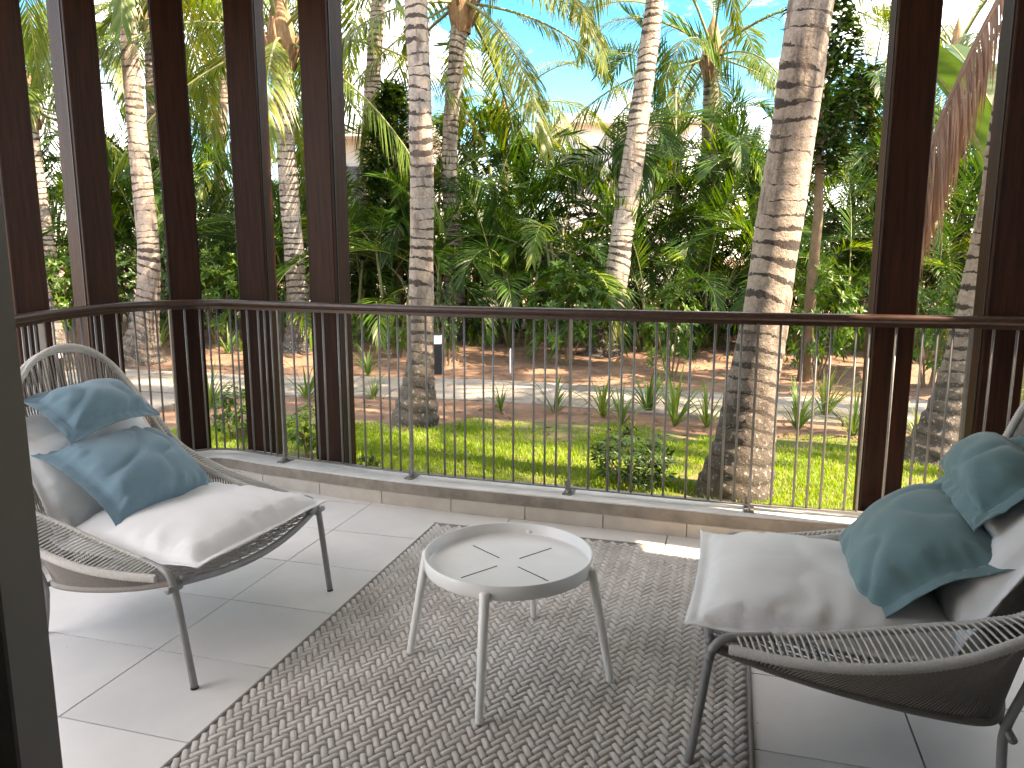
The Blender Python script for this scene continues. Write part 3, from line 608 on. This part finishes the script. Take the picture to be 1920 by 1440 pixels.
def trunk_obj(root, pts, depth, flare=1.0, top=None, seedz=0.):
    """trunk following photograph pixels (x, y, width) in the plane at this depth; runs on up to height top"""
    W_ = [at(px, py, y=depth) for px, py, w_ in pts]; r = [w_/2*(depth*.986+.1)/FPX for _, _, w_ in pts]
    order = list(range(len(W_)))[::-1]; W_ = [W_[i] for i in order]; r = [r[i] for i in order]           # foot first
    g0 = gh(W_[0].x, W_[0].y)-.1
    if W_[0].z > g0+.1: d = (W_[0]-W_[1])/max(1e-6, W_[1].z-W_[0].z); W_.insert(0, W_[0]+d*(W_[0].z-g0)*.6); W_[0].z = g0; r.insert(0, r[0]*1.5)
    else: W_[0].z = min(W_[0].z, g0)
    if top and W_[-1].z < top: d = (W_[-1]-W_[-2]).normalized(); q = (top-W_[-1].z); W_.append(W_[-1]+Vector((d.x*q*.5, 0, q*.5))); r.append(r[-1]*.97); W_.append(W_[-1]+Vector((d.x*q*.3, 0, q*.5))); r.append(r[-1]*.95)
    base = W_[0].copy(); C = catmull(W_, 14); rr = []
    RC_ = catmull([(a, 0, 0) for a in r], 14); Ls = [0]
    for a, b in zip(C, C[1:]): Ls.append(Ls[-1]+(b-a).length)
    n = 20; m = max(60, int(Ls[-1]/.028)); P = resample(C, m); V = []; UV = []
    g = np.random.default_rng(int(abs(base.x)*1000)); sp_ = Ls[-1]/(m-1); nxt = .0; bump = np.zeros(m)
    while nxt < Ls[-1]:
        i = int(nxt/sp_); k_ = g.uniform(.004, .02)
        for dd, q in ((0, 1), (1, .55), (2, .2)):
            if i-dd >= 0: bump[i-dd] += k_*q
        nxt += g.uniform(.07, .13)
    for i, p in enumerate(P):
        t = (P[min(i+1, m-1)]-P[max(i-1, 0)]).normalized(); u = t.cross(Vector((0, 1, 0))).normalized(); w_ = t.cross(u); s = sp_*i
        j = min(range(len(Ls)), key=lambda q: abs(Ls[q]-s)) if i % 4 == 0 else j
        r0 = RC_[j].x
        for q in range(n):
            a = 2*math.pi*q/n; nzv = noise.noise(Vector((math.cos(a)*1.2, math.sin(a)*1.2, s*2.2+base.x*7)))
            rad = r0*(1+bump[i]*1.6*min(1, .15+s*.6)*(1+nzv*1.5)+.07*nzv+ (.09*noise.noise(Vector((math.cos(a)*3, math.sin(a)*3, s*1.5))) if s < .8 else 0))
            V.append(p-base+(u*math.cos(a)+w_*math.sin(a))*rad); UV.append((q/n, s))
    F = [(i*n+q, i*n+(q+1)%n, (i+1)*n+(q+1)%n, (i+1)*n+q) for i in range(m-1) for q in range(n)]
    me = quadmesh('trunk', V, F, 'bark', smooth=True); ul = me.uv_layers.new(name='UVMap')
    li = np.asarray(F).ravel(); uv = np.asarray(UV, 'f4')[li]; ul.data.foreach_set('uv', uv.ravel())
    root.location = base; link('trunk', me, root); return P[-1]-base, r[-1]
def crown(root, at_, rad, nf, seed, sc=1.0, emin=-38, emax=82, heart=True, twist=None):
    g = np.random.default_rng(seed); m = MB()
    prof = [(rad*.95, -.35), (rad*1.25, -.15), (rad*1.55, .05), (rad*1.3, .35), (rad*.7, .7), (.01, .95)]; V, F = lathe(prof, 14)
    V = [(x*(1+.25*noise.noise((x*9, y*9, z*5))), y*(1+.25*noise.noise((y*9, x*9, z*5))), z*sc) for x, y, z in V]; m.add(V, F)
    for q in range(7):
        a = g.uniform(0, 6.28); m.tube([(math.cos(a)*rad, math.sin(a)*rad, -.3+g.uniform(-.1, .3)), (math.cos(a)*rad*2.2, math.sin(a)*rad*2.2, -.05+g.uniform(0, .3)), (math.cos(a)*rad*3, math.sin(a)*rad*3, .1+g.uniform(-.3, .3))], [.035, .03, .015], 5)
    cr = m.build('crown', 'fibre', root, True, loc=at_)
    for q in range(nf):
        e = R(emax+(emin-emax)*((q+.5)/nf)**.85)+g.normal(0, .06); a = q*2.39996+seed+g.normal(0, .15)
        j = min(range(len(COCO)), key=lambda i: abs(COCO[i][0]-e)); s = sc*g.uniform(.85, 1.12)*(.8 if e > R(65) else 1)
        o = link('frond', COCO[j][1], cr, (math.cos(a)*rad*.6, math.sin(a)*rad*.6, .28*sc*(.4+math.sin(max(0, e)))), None, s); o.rotation_euler = (g.normal(0, .12), (COCO[j][0]-e), a)
    return cr
def coconut(label, pts, depth, top, nf=16, seed=1, sc=1.0, **kw):
    e = empty('coconut_palm'); tag(e, label, 'palm tree', 'coconut palms in the garden'); tp, r = trunk_obj(e, pts, depth, top=top); crown(e, tp, max(r, .09), nf, seed, sc, **kw); return e
coconut('coconut palm with a low leafy crown standing beyond the far left posts', [(60,215,18),(72,330,20),(88,440,22),(100,540,26)], 14, None, 15, 1, .8)
coconut('pale coconut palm leaning behind the timber post past the grey rope chair', [(30,300,22),(52,420,23),(72,520,26),(84,570,30),(96,620,40),(104,690,70)], 10.2, 7.0, 14, 2)
coconut('tall straight pale coconut palm seen between the timber posts', [(236,0,27),(248,150,30),(262,300,34),(273,400,36),(279,480,38),(277,560,41),(270,620,54),(264,662,84)], 11, 6.2, 16, 3)
coconut('slim coconut palm half hidden right behind the tall straight pale one', [(284,180,19),(287,300,20),(290,420,22)], 15.5, 5.8, 14, 4, .9)
coconut('thin dark ringed coconut palm rising from the foliage between two posts', [(426,100,16),(416,230,18),(411,330,19),(418,420,21),(422,500,23)], 16, 6.0, 15, 5, .9)
coconut('coconut palm with shaggy fibrous neck and low crown between the posts', [(527,90,34),(530,180,32),(540,330,33),(552,480,36),(558,560,39),(563,640,60)], 12, None, 15, 6, .95)
coconut('smooth grey coconut palm in front of the white house', [(710,0,25),(700,130,27),(690,280,28),(685,400,29),(684,480,31)], 15, 7.4, 15, 7)
coconut('white ringed coconut palm growing out of the lawn edge', [(780,0,40),(785,130,40),(790,300,42),(791,420,43),(790,520,45),(789,640,48),(785,720,60),(776,800,100)], 7, 7.6, 16, 8)
coconut('coconut palm whose long green fronds droop over the palm hedge', [(866,20,33),(858,90,30),(848,200,28),(842,300,28),(845,370,30),(850,460,33)], 13, None, 17, 9, 1.0)
coconut('leaning coconut palm with jagged bark behind the shrubs', [(1228,0,32),(1215,100,34),(1200,210,36),(1183,330,40),(1165,450,42),(1150,560,45),(1135,640,56),(1126,672,74)], 11.5, 6.9, 17, 10)
coconut('thick black and white ringed coconut palm just beyond the railing', [(1522,0,76),(1505,120,76),(1490,240,78),(1470,360,80),(1452,480,82),(1430,620,84),(1408,740,92),(1392,840,110),(1368,945,150)], 4.8, 8.2, 15, 11)
coconut('lichen spotted coconut palm partly hidden by a timber post', [(1885,230,47),(1864,380,50),(1845,480,52),(1822,600,58),(1800,720,76),(1780,800,104),(1758,875,160)], 5.7, 6.8, 22, 12, 1.15)
coconut('unseen coconut palm added past the right edge to shade the path', [(2560,300,50),(2530,500,52),(2500,760,80)], 6.3, 7.2, 20, 13, 1.1)  # out of view, added so its crown throws shade on the path
coconut('yellow green coconut palm crown rising over the palm hedge', [(1335,120,26),(1330,260,28),(1325,380,30)], 15.5, None, 18, 14, .95)
coconut('small upright coconut palm above the middle of the hedge', [(945,240,16),(946,330,17),(947,420,18)], 18, None, 14, 15, .8, emin=-5)
coconut('small coconut palm crown above the hedge beside a timber post', [(1632,190,16),(1634,280,17),(1636,380,18)], 17, None, 13, 16, .75, emin=-5)
coconut('far coconut palm filling the gap between the left posts', [(160,60,22),(170,200,23),(180,350,24)], 16.5, None, 16, 17, .95)
coconut('distant coconut palm behind the shaggy necked one', [(600,150,18),(604,260,19),(606,380,20)], 19, None, 14, 18, .85)
coconut('coconut palm crown showing beyond the rightmost posts', [(1790,120,18),(1795,240,19),(1800,360,20)], 14, None, 14, 19, .8)
# dry frond hanging from the lichen spotted palm, snagged in its crown
dfr = link('dry_palm_frond', DRY, None, at(1900, -50, y=5.35)); dfr.rotation_euler = (0, 0, R(192))
tag(dfr, 'dead brown palm frond hanging down beside the lichen spotted palm', 'palm frond', 'dead fronds hanging from the palm')
dfr2 = link('dry_palm_frond', DRY, None, at(1945, -60, y=5.5)); dfr2.rotation_euler = (0, 0, R(170)); dfr2.scale = (.92,)*3
tag(dfr2, 'dead brown palm frond hanging down beside the lichen spotted palm', 'palm frond', 'dead fronds hanging from the palm')

def areca(x, y, h, nf, seed, lab, grp):
    g = np.random.default_rng(seed); z = gh(x, y); e = empty('areca_palm', (x, y, z)); tag(e, lab, 'palm', grp); ns = 4
    tops = []
    for q in range(ns):
        a = q*2.4+seed; b = Vector((math.cos(a)*.14, math.sin(a)*.14, -.05)); t = Vector((math.cos(a)*.38, math.sin(a)*.38, h*g.uniform(.22, .66))); tops.append(t)
        m = MB(); m.tube([b, b.lerp(t, .5)+Vector((0, 0, .05)), t], [.035, .03, .022], 6); m.build('cane', 'stem', e, True)
    for q in range(nf):
        t = tops[q % ns]; j = g.integers(0, len(ARE)); a = g.uniform(0, 6.283); s = g.uniform(.75, 1.15)*(.70+h*.11)
        o = link('frond', ARE[j][1], e, t*g.uniform(.45, 1.0), None, s); o.rotation_euler = (g.normal(0, .12), g.normal(0, .1), a)
k = 0
for row, (yo, h0, sp_, nf) in enumerate(((0, 2.6, .98, 20), (1.2, 4.3, 1.1, 22), (2.7, 6.2, 1.35, 21))):
    x = -10.5+row*.4
    while x < 9.5:
        y = 12.9-.16*(x+2) if x > -2 else 12.9-.05*(x+2); y += yo+rng.uniform(-.35, .35); gapf = 1.0
        px = 960+FPX*x/(y*.986)
        hh = h0*rng.uniform(.85, 1.15)
        if 640 < px < 770 and row > 0: hh *= .62
        if px < 520: hh *= .9
        if not (row == 0 and px < 480):
            areca(x+rng.uniform(-.2, .2), y, hh, nf if abs(px-960) < 1150 else 8, 500+k, ('low arching areca palm in the front of the hedge', 'areca palm in the middle of the hedge', 'tall areca palm at the back of the hedge')[row], ('front row areca palms', 'middle row areca palms', 'back row areca palms')[row]); k += 1
        x += sp_*rng.uniform(.8, 1.2)

def leaf(mb, p, d, up, l, w_, rv, fold=.15, mi=0):
    d = d.normalized(); s = d.cross(up)
    if s.length < 1e-4: s = Vector((1, 0, 0))
    s.normalize(); n_ = s.cross(d)
    mb.add([p, p+d*l*.45-s*w_/2+n_*w_*fold, p+d*l-n_*l*.12, p+d*l*.45+s*w_/2+n_*w_*fold, p+d*l*.5], [(0, 1, 4), (1, 2, 4), (4, 2, 3), (0, 4, 3)], mi, rv)
def shrub_mesh(name, nros, nl, ll, lw, mt, seed, shape=(1, 1, 1), lowcut=-.75, spread=1.0):
    g = np.random.default_rng(seed); mb = MB()
    for q in range(nros):
        while True:
            v = Vector(g.normal(0, 1, 3)).normalized()
            if v.z > lowcut: break
        rad = g.uniform(.45, 1.0)**.5*(1+.28*noise.noise(v*2.3+Vector((seed, 0, 0)))); c = Vector((v.x*shape[0]*rad, v.y*shape[1]*rad, v.z*shape[2]*rad)); ax = (v+Vector((0, 0, .7))+Vector(g.normal(0, .3, 3))).normalized()
        a = ax.orthogonal().normalized(); b = ax.cross(a); rv = g.uniform(.02, 1)
        for i in range(nl):
            t = 6.283*i/nl+g.uniform(-.3, .3); el = g.uniform(-.1, .75)
            d = (a*math.cos(t)+b*math.sin(t))*math.cos(el)+ax*math.sin(el); leaf(mb, c, d, ax, ll*g.uniform(.7, 1.15), lw*g.uniform(.8, 1.15), min(1, max(.01, rv+g.normal(0, .12))))
    return mb.mesh(name, mt)
SHR = [shrub_mesh('foliage', 150, 8, .22, .075, 'shrub', 31), shrub_mesh('foliage', 150, 8, .2, .07, 'shrub', 32), shrub_mesh('foliage', 230, 6, .15, .07, 'darkshrub', 33), shrub_mesh('foliage', 230, 6, .16, .075, 'shrub', 34), shrub_mesh('foliage', 150, 6, .3, .07, 'darkshrub', 35)]
def shrub(px, py, depth, wpx, hpx, v, label, group=None, seed=0, z0=None):
    p = at(px, py, y=depth); zg = gh(p.x, depth) if z0 is None else z0; w_ = wpx*depth/FPX/2; h_ = hpx*depth/FPX
    e = empty('shrub', (p.x, depth, zg)); tag(e, label, 'shrub', group); c = h_*.56
    f = link('foliage', SHR[v], e, (0, 0, c), seed*1.7, (w_*.92, w_*.92*.9, h_*.5))
    for q in range(4):
        a = q*1.6+seed; m = MB(); m.tube([(math.cos(a)*.04, math.sin(a)*.04, -.04), (math.cos(a)*w_*.3, math.sin(a)*w_*.3, h_*.3), (math.cos(a)*w_*.5, math.sin(a)*w_*.5, h_*.62)], [.016, .012, .006], 5); m.build('stem', 'twig', e)
shrub(1062, 650, 10.6, 190, 190, 1, 'rosette leaved shrub at the foot of the leaning palm')
shrub(1258, 690, 9.7, 130, 175, 1, 'bright green shrub beyond the path between leaning and thick palms')
shrub(1535, 640, 9.6, 160, 210, 1, 'broad glossy green shrub filling the gap left of the timber post')
shrub(1640, 640, 10.2, 130, 180, 0, 'glossy green shrub tucked right behind the timber post')
shrub(1745, 640, 9.0, 130, 190, 3, 'dense green shrub between the post and the lichen spotted palm')
shrub(1900, 660, 8.5, 140, 200, 3, 'dense green shrub beyond the rightmost posts')
shrub(835, 690, 10.6, 62, 150, 2, 'narrow dark shrub behind the white ringed palm')
shrub(748, 650, 11.3, 70, 85, 0, 'small round shrub left of the white ringed palm')
shrub(672, 640, 11.8, 60, 70, 3, 'low pale shrub near the garden bollard path')
for i, (px, d_, w_, h_, v) in enumerate(((40, 12.2, 170, 210, 3), (130, 11.8, 150, 180, 3), (215, 12.4, 150, 170, 2), (330, 12.6, 150, 190, 2), (410, 12.3, 150, 180, 3), (480, 12.8, 130, 170, 2), (-60, 11.5, 190, 220, 3))):
    shrub(px, 600, d_, w_, h_, v, 'leafy hedge shrub behind the soil bed beyond the timber posts', 'hedge shrubs beyond the left posts', i)
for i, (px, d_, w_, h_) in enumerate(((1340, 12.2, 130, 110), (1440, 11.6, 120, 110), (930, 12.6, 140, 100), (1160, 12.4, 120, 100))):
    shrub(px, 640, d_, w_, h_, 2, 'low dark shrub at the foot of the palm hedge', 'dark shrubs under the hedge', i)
shrub(585, 850, 5.75, 120, 105, 3, 'small leafy shrub on the lawn between two timber posts', None, 1)
shrub(450, 850, 6.3, 110, 100, 3, 'small leafy shrub on the lawn behind the chair arm', None, 2)
shrub(1180, 930, 4.95, 185, 105, 4, 'dark long leaved shrub right against the ledge', None, 3)
shrub(690, 880, 5.0, 50, 60, 4, 'tiny dark long leaved plant by the ledge', None, 4)

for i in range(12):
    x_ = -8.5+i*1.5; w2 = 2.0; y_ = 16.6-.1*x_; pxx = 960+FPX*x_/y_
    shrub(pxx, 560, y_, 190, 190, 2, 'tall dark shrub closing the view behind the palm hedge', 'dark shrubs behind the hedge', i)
# broadleaf trees
def leaftree(name, px, py, depth, levels, label, mt, ll, seed):
    """levels: (height pixel y, half width px) from bottom to top of the crown"""
    g = np.random.default_rng(seed); b = at(px, py, y=depth); zg = gh(b.x, depth); e = empty(name, (b.x, depth, zg)); tag(e, label, 'tree')
    ztop = at(px, levels[-1][0], y=depth).z-zg
    m = MB(); m.tube([(0, 0, -.05), (.06, 0, ztop*.4), (0, .05, ztop*.75), (.03, 0, ztop*.98)], [.08, .06, .035, .01], 8); tr_ = m.build('trunk', 'twig', e, True)
    mb = MB()
    for (y0, w0), (y1, w1) in zip(levels, levels[1:]):
        for q in range(70):
            t = g.uniform(0, 1); y_ = y0+(y1-y0)*t; w_ = (w0+(w1-w0)*t)*depth/FPX; z = at(px, y_, y=depth).z-zg; a = g.uniform(0, 6.28); r_ = w_*g.uniform(.25, 1)**.6*(1+.35*noise.noise((a*2, z*2, seed)))
            c = Vector((math.cos(a)*r_, math.sin(a)*r_*.9, z+g.uniform(-.05, .05)))
            if q % 12 == 0: (MB().tube([(0.02, 0, max(.1, z-.25)), c*.5+Vector((0, 0, (z-.12)*.5)), c], [.014, .009, .004], 4)).build('branch', 'twig', tr_)
            rv = g.uniform(.02, .98)
            for i in range(6):
                d = Vector((math.cos(a)+g.normal(0, .8), math.sin(a)+g.normal(0, .8), g.normal(.2, .5))); leaf(mb, c+Vector(g.normal(0, .05, 3)), d, Vector((0, 0, 1)), ll*g.uniform(.7, 1.2), ll*.45, min(1, max(.01, rv+g.normal(0, .1))))
    cr = mb.build('crown', mt, e)
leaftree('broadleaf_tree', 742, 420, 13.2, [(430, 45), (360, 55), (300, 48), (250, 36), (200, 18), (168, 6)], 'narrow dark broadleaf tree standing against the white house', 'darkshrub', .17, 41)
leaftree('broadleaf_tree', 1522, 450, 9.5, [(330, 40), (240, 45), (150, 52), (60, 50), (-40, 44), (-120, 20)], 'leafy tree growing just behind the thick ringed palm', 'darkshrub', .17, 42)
leaftree('broadleaf_tree', 890, 430, 15.5, [(330, 60), (270, 75), (225, 70), (205, 35)], 'sunlit yellow green bush top over the hedge', 'shrub', .2, 43)
leaftree('broadleaf_tree', 1590, 430, 13.5, [(330, 45), (260, 50), (190, 45), (130, 20)], 'round topped dark green tree above the hedge beside the post', 'darkshrub', .2, 44)

# traveller palm leaves at the right
def bigleaf(L_, w_, e0, arch, seed):
    g = np.random.default_rng(seed); mb = MB(); k = 30; P = [Vector((0, 0, 0))]; T = []
    for i in range(k): e = e0-arch*(i/k)**1.4; T.append(Vector((math.cos(e), 0, math.sin(e)))); P.append(P[-1]+T[-1]*L_/k)
    T.append(T[-1]); pet = int(k*.42)
    mb.tube(P, [.03*(1-.8*i/k)+.004 for i in range(k+1)], 6, 1)
    for s in (-1, 1):
        i = pet
        while i < k:
            j = min(k, i+int(g.integers(2, 6))); V = []; up0 = g.uniform(.15, .4); rv = g.uniform(.1, .9)
            for q in range(i, j+1):
                t = (q-pet)/(k-pet); w2 = w_*math.sin(math.pi*min(.97, .08+t*.9))**.6*(.97 if q in (i, j) else 1); Nn = Vector((-T[q].z, 0, T[q].x)); dd = (Vector((0, s, 0))+T[q]*.25+Nn*up0).normalized()
                for f in (0, .5, 1): V.append(P[q]+dd*w2*f-Vector((0, 0, .1*f*f*w2)))
            n_ = j-i; mb.add(V, [(q*3+f, q*3+f+1, (q+1)*3+f+1, (q+1)*3+f) for q in range(n_) for f in (0, 1)], 0, rv); i = j
    return mb.mesh('big_leaf', ['banana', 'stem'], True)
BL = [bigleaf(3.2, .36, R(72), R(60), 1), bigleaf(3.0, .34, R(60), R(75), 2), bigleaf(3.3, .38, R(80), R(40), 3)]
p = at(1935, 600, y=7.6); tp_ = empty('traveller_palm', (p.x, 7.6, gh(p.x, 7.6))); tag(tp_, 'broad paddle leaved plant beyond the rightmost posts', 'plant')
m = MB(); m.tube([(0, 0, -.05), (0, 0, .5), (.02, 0, 1.0)], [.11, .1, .08], 10); m.build('stem', 'stem', tp_, True)
for q, (a, j) in enumerate(((172, 2), (60, 1), (20, 1), (340, 0), (100, 2))):
    o = link('leaf', BL[j], tp_, (math.cos(R(a))*.06, math.sin(R(a))*.06, .75+.05*q), R(a))

# strap leaved plants in the soil strips
def strap_mesh(seed, n=20):
    g = np.random.default_rng(seed); mb = MB()
    for q in range(n):
        a = g.uniform(0, 6.283); e0 = R(g.uniform(35, 85)); l = g.uniform(.55, 1.0); w_ = g.uniform(.035, .05); P = [Vector((0, 0, 0))]; ar = R(g.uniform(20, 85)); V = []; s = Vector((-math.sin(a), math.cos(a), 0)); rv = g.uniform(.02, 1)
        for i in range(6):
            e = e0-ar*(i/6)**1.6; P.append(P[-1]+Vector((math.cos(a)*math.cos(e), math.sin(a)*math.cos(e), math.sin(e)))*l/6)
        for i, pp in enumerate(P): ww = w_*(.7, 1, 1, .9, .7, .4, .03)[i]/2; V += [pp-s*ww, pp+Vector((0, 0, -.006)), pp+s*ww]
        mb.add(V, [(i*3+f, i*3+f+1, i*3+f+4, i*3+f+3) for i in range(6) for f in (0, 1)], 0, rv)
    return mb.mesh('leaves', 'strap')
ST = [strap_mesh(60+i, 20+4*(i % 3)) for i in range(4)]
spots = [(575,745,70),(395,760,75),(700,745,40),(1040,775,70),(1130,782,75),(1165,795,65),(1215,772,75),(1265,795,95),(1325,795,70),(1495,800,75),(1545,780,80),(1600,815,75),(1722,825,70),(862,800,25),(282,655,55),(300,665,60),(430,668,40),(455,665,38),(690,700,45),(1660,830,60),(1860,800,80),(1410,790,60),(940,770,40),(620,760,50),(330,720,28)]
for i, (px, py, h_) in enumerate(spots):
    p = at(px, py, z=-.1); s = h_*p.y/FPX*1.75; z = gh(p.x, p.y); r_ = empty('strap_leaf_plant', (p.x, p.y, z), i*1.3)
    far = p.y > 9.6
    tag(r_, 'young strap leaved plant in the soil beyond the path' if far else 'spiky strap leaved plant in the soil strip between path and lawn', 'plant', 'strap plants beyond the path' if far else 'strap plants along the lawn edge')
    link('leaves', ST[i % 4], r_, (0, 0, -.01), None, (s*.85, s*.85, s)); m = MB(); m.tube([(0, 0, -.04), (0, 0, .05)], [.02, .012], 6); m.build('bulb', 'stem', r_)

# grass blades
g = np.random.default_rng(5); Vv = []; Ff = []; Rn = []; cnt = 0
def blades(n, xr, yf, hmin, hmax, dens=1.):
    X = g.uniform(*xr, n); U = g.uniform(0, 1, n); out = []
    for x, u in zip(X, U):
        y0, y1 = yf(x); y = y0+(y1-y0)*u
        d = noise.noise((x*1.3, y*1.3, 7))+.55*noise.noise((x*4, y*4, 2)); lim = .25-.75*(1-min(1, (y1-y)/.7))
        if d*.6 > lim+g.uniform(-.25, .25): continue
        out.append((x, y, gh(x, y)+.01))
    out = np.array(out); m_ = len(out); a = g.uniform(0, 6.283, m_); h = g.uniform(hmin, hmax, m_); w_ = g.uniform(.0022, .004, m_); ln = g.uniform(.25, 1.0, m_)*h
    dx, dy = np.cos(a), np.sin(a); b = a+g.uniform(-.6, .6, m_)+1.57; sx, sy = np.cos(b)*w_, np.sin(b)*w_
    o = out; P = np.stack([np.stack([o[:,0]-sx, o[:,1]-sy, o[:,2]], 1), np.stack([o[:,0]+sx, o[:,1]+sy, o[:,2]], 1), np.stack([o[:,0]+dx*ln*.4+sx*.7, o[:,1]+dy*ln*.4+sy*.7, o[:,2]+h*.7], 1), np.stack([o[:,0]+dx*ln*.4-sx*.7, o[:,1]+dy*ln*.4-sy*.7, o[:,2]+h*.7], 1), np.stack([o[:,0]+dx*ln, o[:,1]+dy*ln, o[:,2]+h], 1)], 1)
    return P
P = blades(190000, (-6, 6.2), lambda x: ((edge_y(x)+.02 if x > -2.2 else 4.6), lawn_far(x)+.15), .016, .046)
mN = len(P); V = P.reshape(-1, 3); b = np.arange(mN)[:, None]*5; F = np.concatenate([b+np.array([[0, 1, 2, 3]]), b+np.array([[3, 2, 4, 4]])], 0)
F = np.concatenate([b+np.array([[0, 1, 2]]), b+np.array([[0, 2, 3]]), b+np.array([[3, 2, 4]])], 0); rn = np.tile(np.clip(g.normal(.5, .25, mN)+.0, .01, 1), 3)
tag(link('grass', quadmesh('grass', V, F, 'grass', None, rn)), 'short bright green lawn grass below the railing', 'grass', kind='stuff')
# fallen leaves and bark bits on the soil
mb = MB()
for q in range(2600):
    x = g.uniform(-8, 7); y = g.uniform(6.2, 13.2)
    py_ = path_y(x)
    if abs(y-py_) < .62 and g.random() < .9: continue
    a = g.uniform(0, 6.28); leaf(mb, Vector((x, y, gh(x, y)+(.012 if abs(y-py_) > .7 else .04))), Vector((math.cos(a), math.sin(a), g.uniform(-.05, .25))), Vector((g.normal(0, .2), g.normal(0, .2), 1)), g.uniform(.04, .16), g.uniform(.012, .045), g.uniform(0, 1))
tag(mb.build('leaf_litter', 'drycoco'), 'dry brown leaves scattered over the garden soil', 'leaves', kind='stuff')

# ------------------------------------------------------------------ house beyond the hedge, garden lights
def house(px0, px1, py_roof, hy, dep, label, nwin):
    xa, xb = at(px0, 300, y=hy).x, at(px1, 300, y=hy).x; zt = at(700, py_roof, y=hy).z; xc = (xa+xb)/2; wd = xb-xa
    h = empty('house', (xc, hy, 0)); tag(h, label, 'house')
    m = MB(); m.box((0, dep/2, zt/2-.1), (wd, dep, zt+.2)); m.build('wall', 'housewall', h)
    m = MB(); m.bbox((0, dep/2-.1, zt+.14), (wd+.8, dep+1.2, .28), bev=.03); rf = m.build('roof', 'houseroof', h)
    m = MB(); m.bbox((wd*.15, dep*.6, zt+.42), (wd*.5, dep*.5, .3), bev=.03); m.build('roof_parapet', 'housewall', rf)
    for q in range(nwin):
        xx = -wd/2+(q+.5)*wd/nwin
        m = MB(); m.box((xx, -.02, zt-1.5), (1.1, .06, 1.7)); w_ = m.build('window', 'houseroof', h)
        for s_ in (-.27, .27): m = MB(); m.box((xx+s_, -.06, zt-1.5), (.46, .03, 1.5)); m.build('pane', 'glass', w_)
house(560, 800, 262, 23., 5, 'pale cream house with flat roof behind the smooth grey palm', 3)
house(1060, 1290, 236, 27., 5, 'pale house whose flat roof edge peeks over the palm hedge', 3)
def bollard(px, py, depth, hpx, label):
    p = at(px, py, y=depth); z = gh(p.x, depth); h_ = hpx*depth/FPX; e = empty('garden_light', (p.x, depth, z)); tag(e, label, 'garden light')
    m = MB(); m.bbox((0, 0, h_*.36), (.1, .1, h_*.75), bev=.006); m.build('post', 'black', e)
    m = MB(); m.bbox((0, 0, h_*.85), (.095, .095, h_*.22), bev=.006); m.build('lens', 'lampwhite', e)
    m = MB(); m.bbox((0, 0, h_*.98), (.11, .11, .02), bev=.004); m.build('cap', 'black', e)
bollard(822, 700, 9.95, 78, 'black bollard light with white head beside the white ringed palm')
bollard(113, 740, 8.6, 85, 'black bollard light with white head seen through the chair back')
p = at(1792, 872, z=-.05); e = empty('ground_spotlight', (p.x, p.y, gh(p.x, p.y))); tag(e, 'small grey dome spotlight at the foot of the lichen spotted palm', 'spotlight')
m = MB(); V, F = lathe([(.05, .05), (.058, .1), (.05, .14), (.03, .165), (.002, .172)], 18); m.add(V, F); m.build('hood', 'domegrey', e, True)
m = MB(); m.tube([(0, 0, -.03), (0, 0, .06)], .014, 8); m.build('stake', 'black', e)
p = at(957, 690, z=-.05); m = MB(); m.tube([(0, 0, -.05), (0, 0, .3), (.003, 0, .33)], [.011, .011, .006], 8); o = m.build('marker_stake', 'lampwhite', None, loc=(p.x, p.y, gh(p.x, p.y))); tag(o, 'thin white stake pushed into the soil beyond the path', 'stake')

mb = MB()
for q in range(46):
    p = T0+UD*g.uniform(-1.4, 2.6)+VD*g.uniform(-.7, 2.9); a = g.uniform(0, 6.28); leaf(mb, Vector((p.x, p.y, .003)), Vector((math.cos(a), math.sin(a), .15)), Vector((0, 0, 1)), g.uniform(.004, .013), g.uniform(.002, .005), g.uniform(0, 1))
tag(mb.build('floor_crumbs', 'drycoco'), 'tiny dry leaf crumbs scattered on the balcony tiles', 'crumbs', kind='stuff')
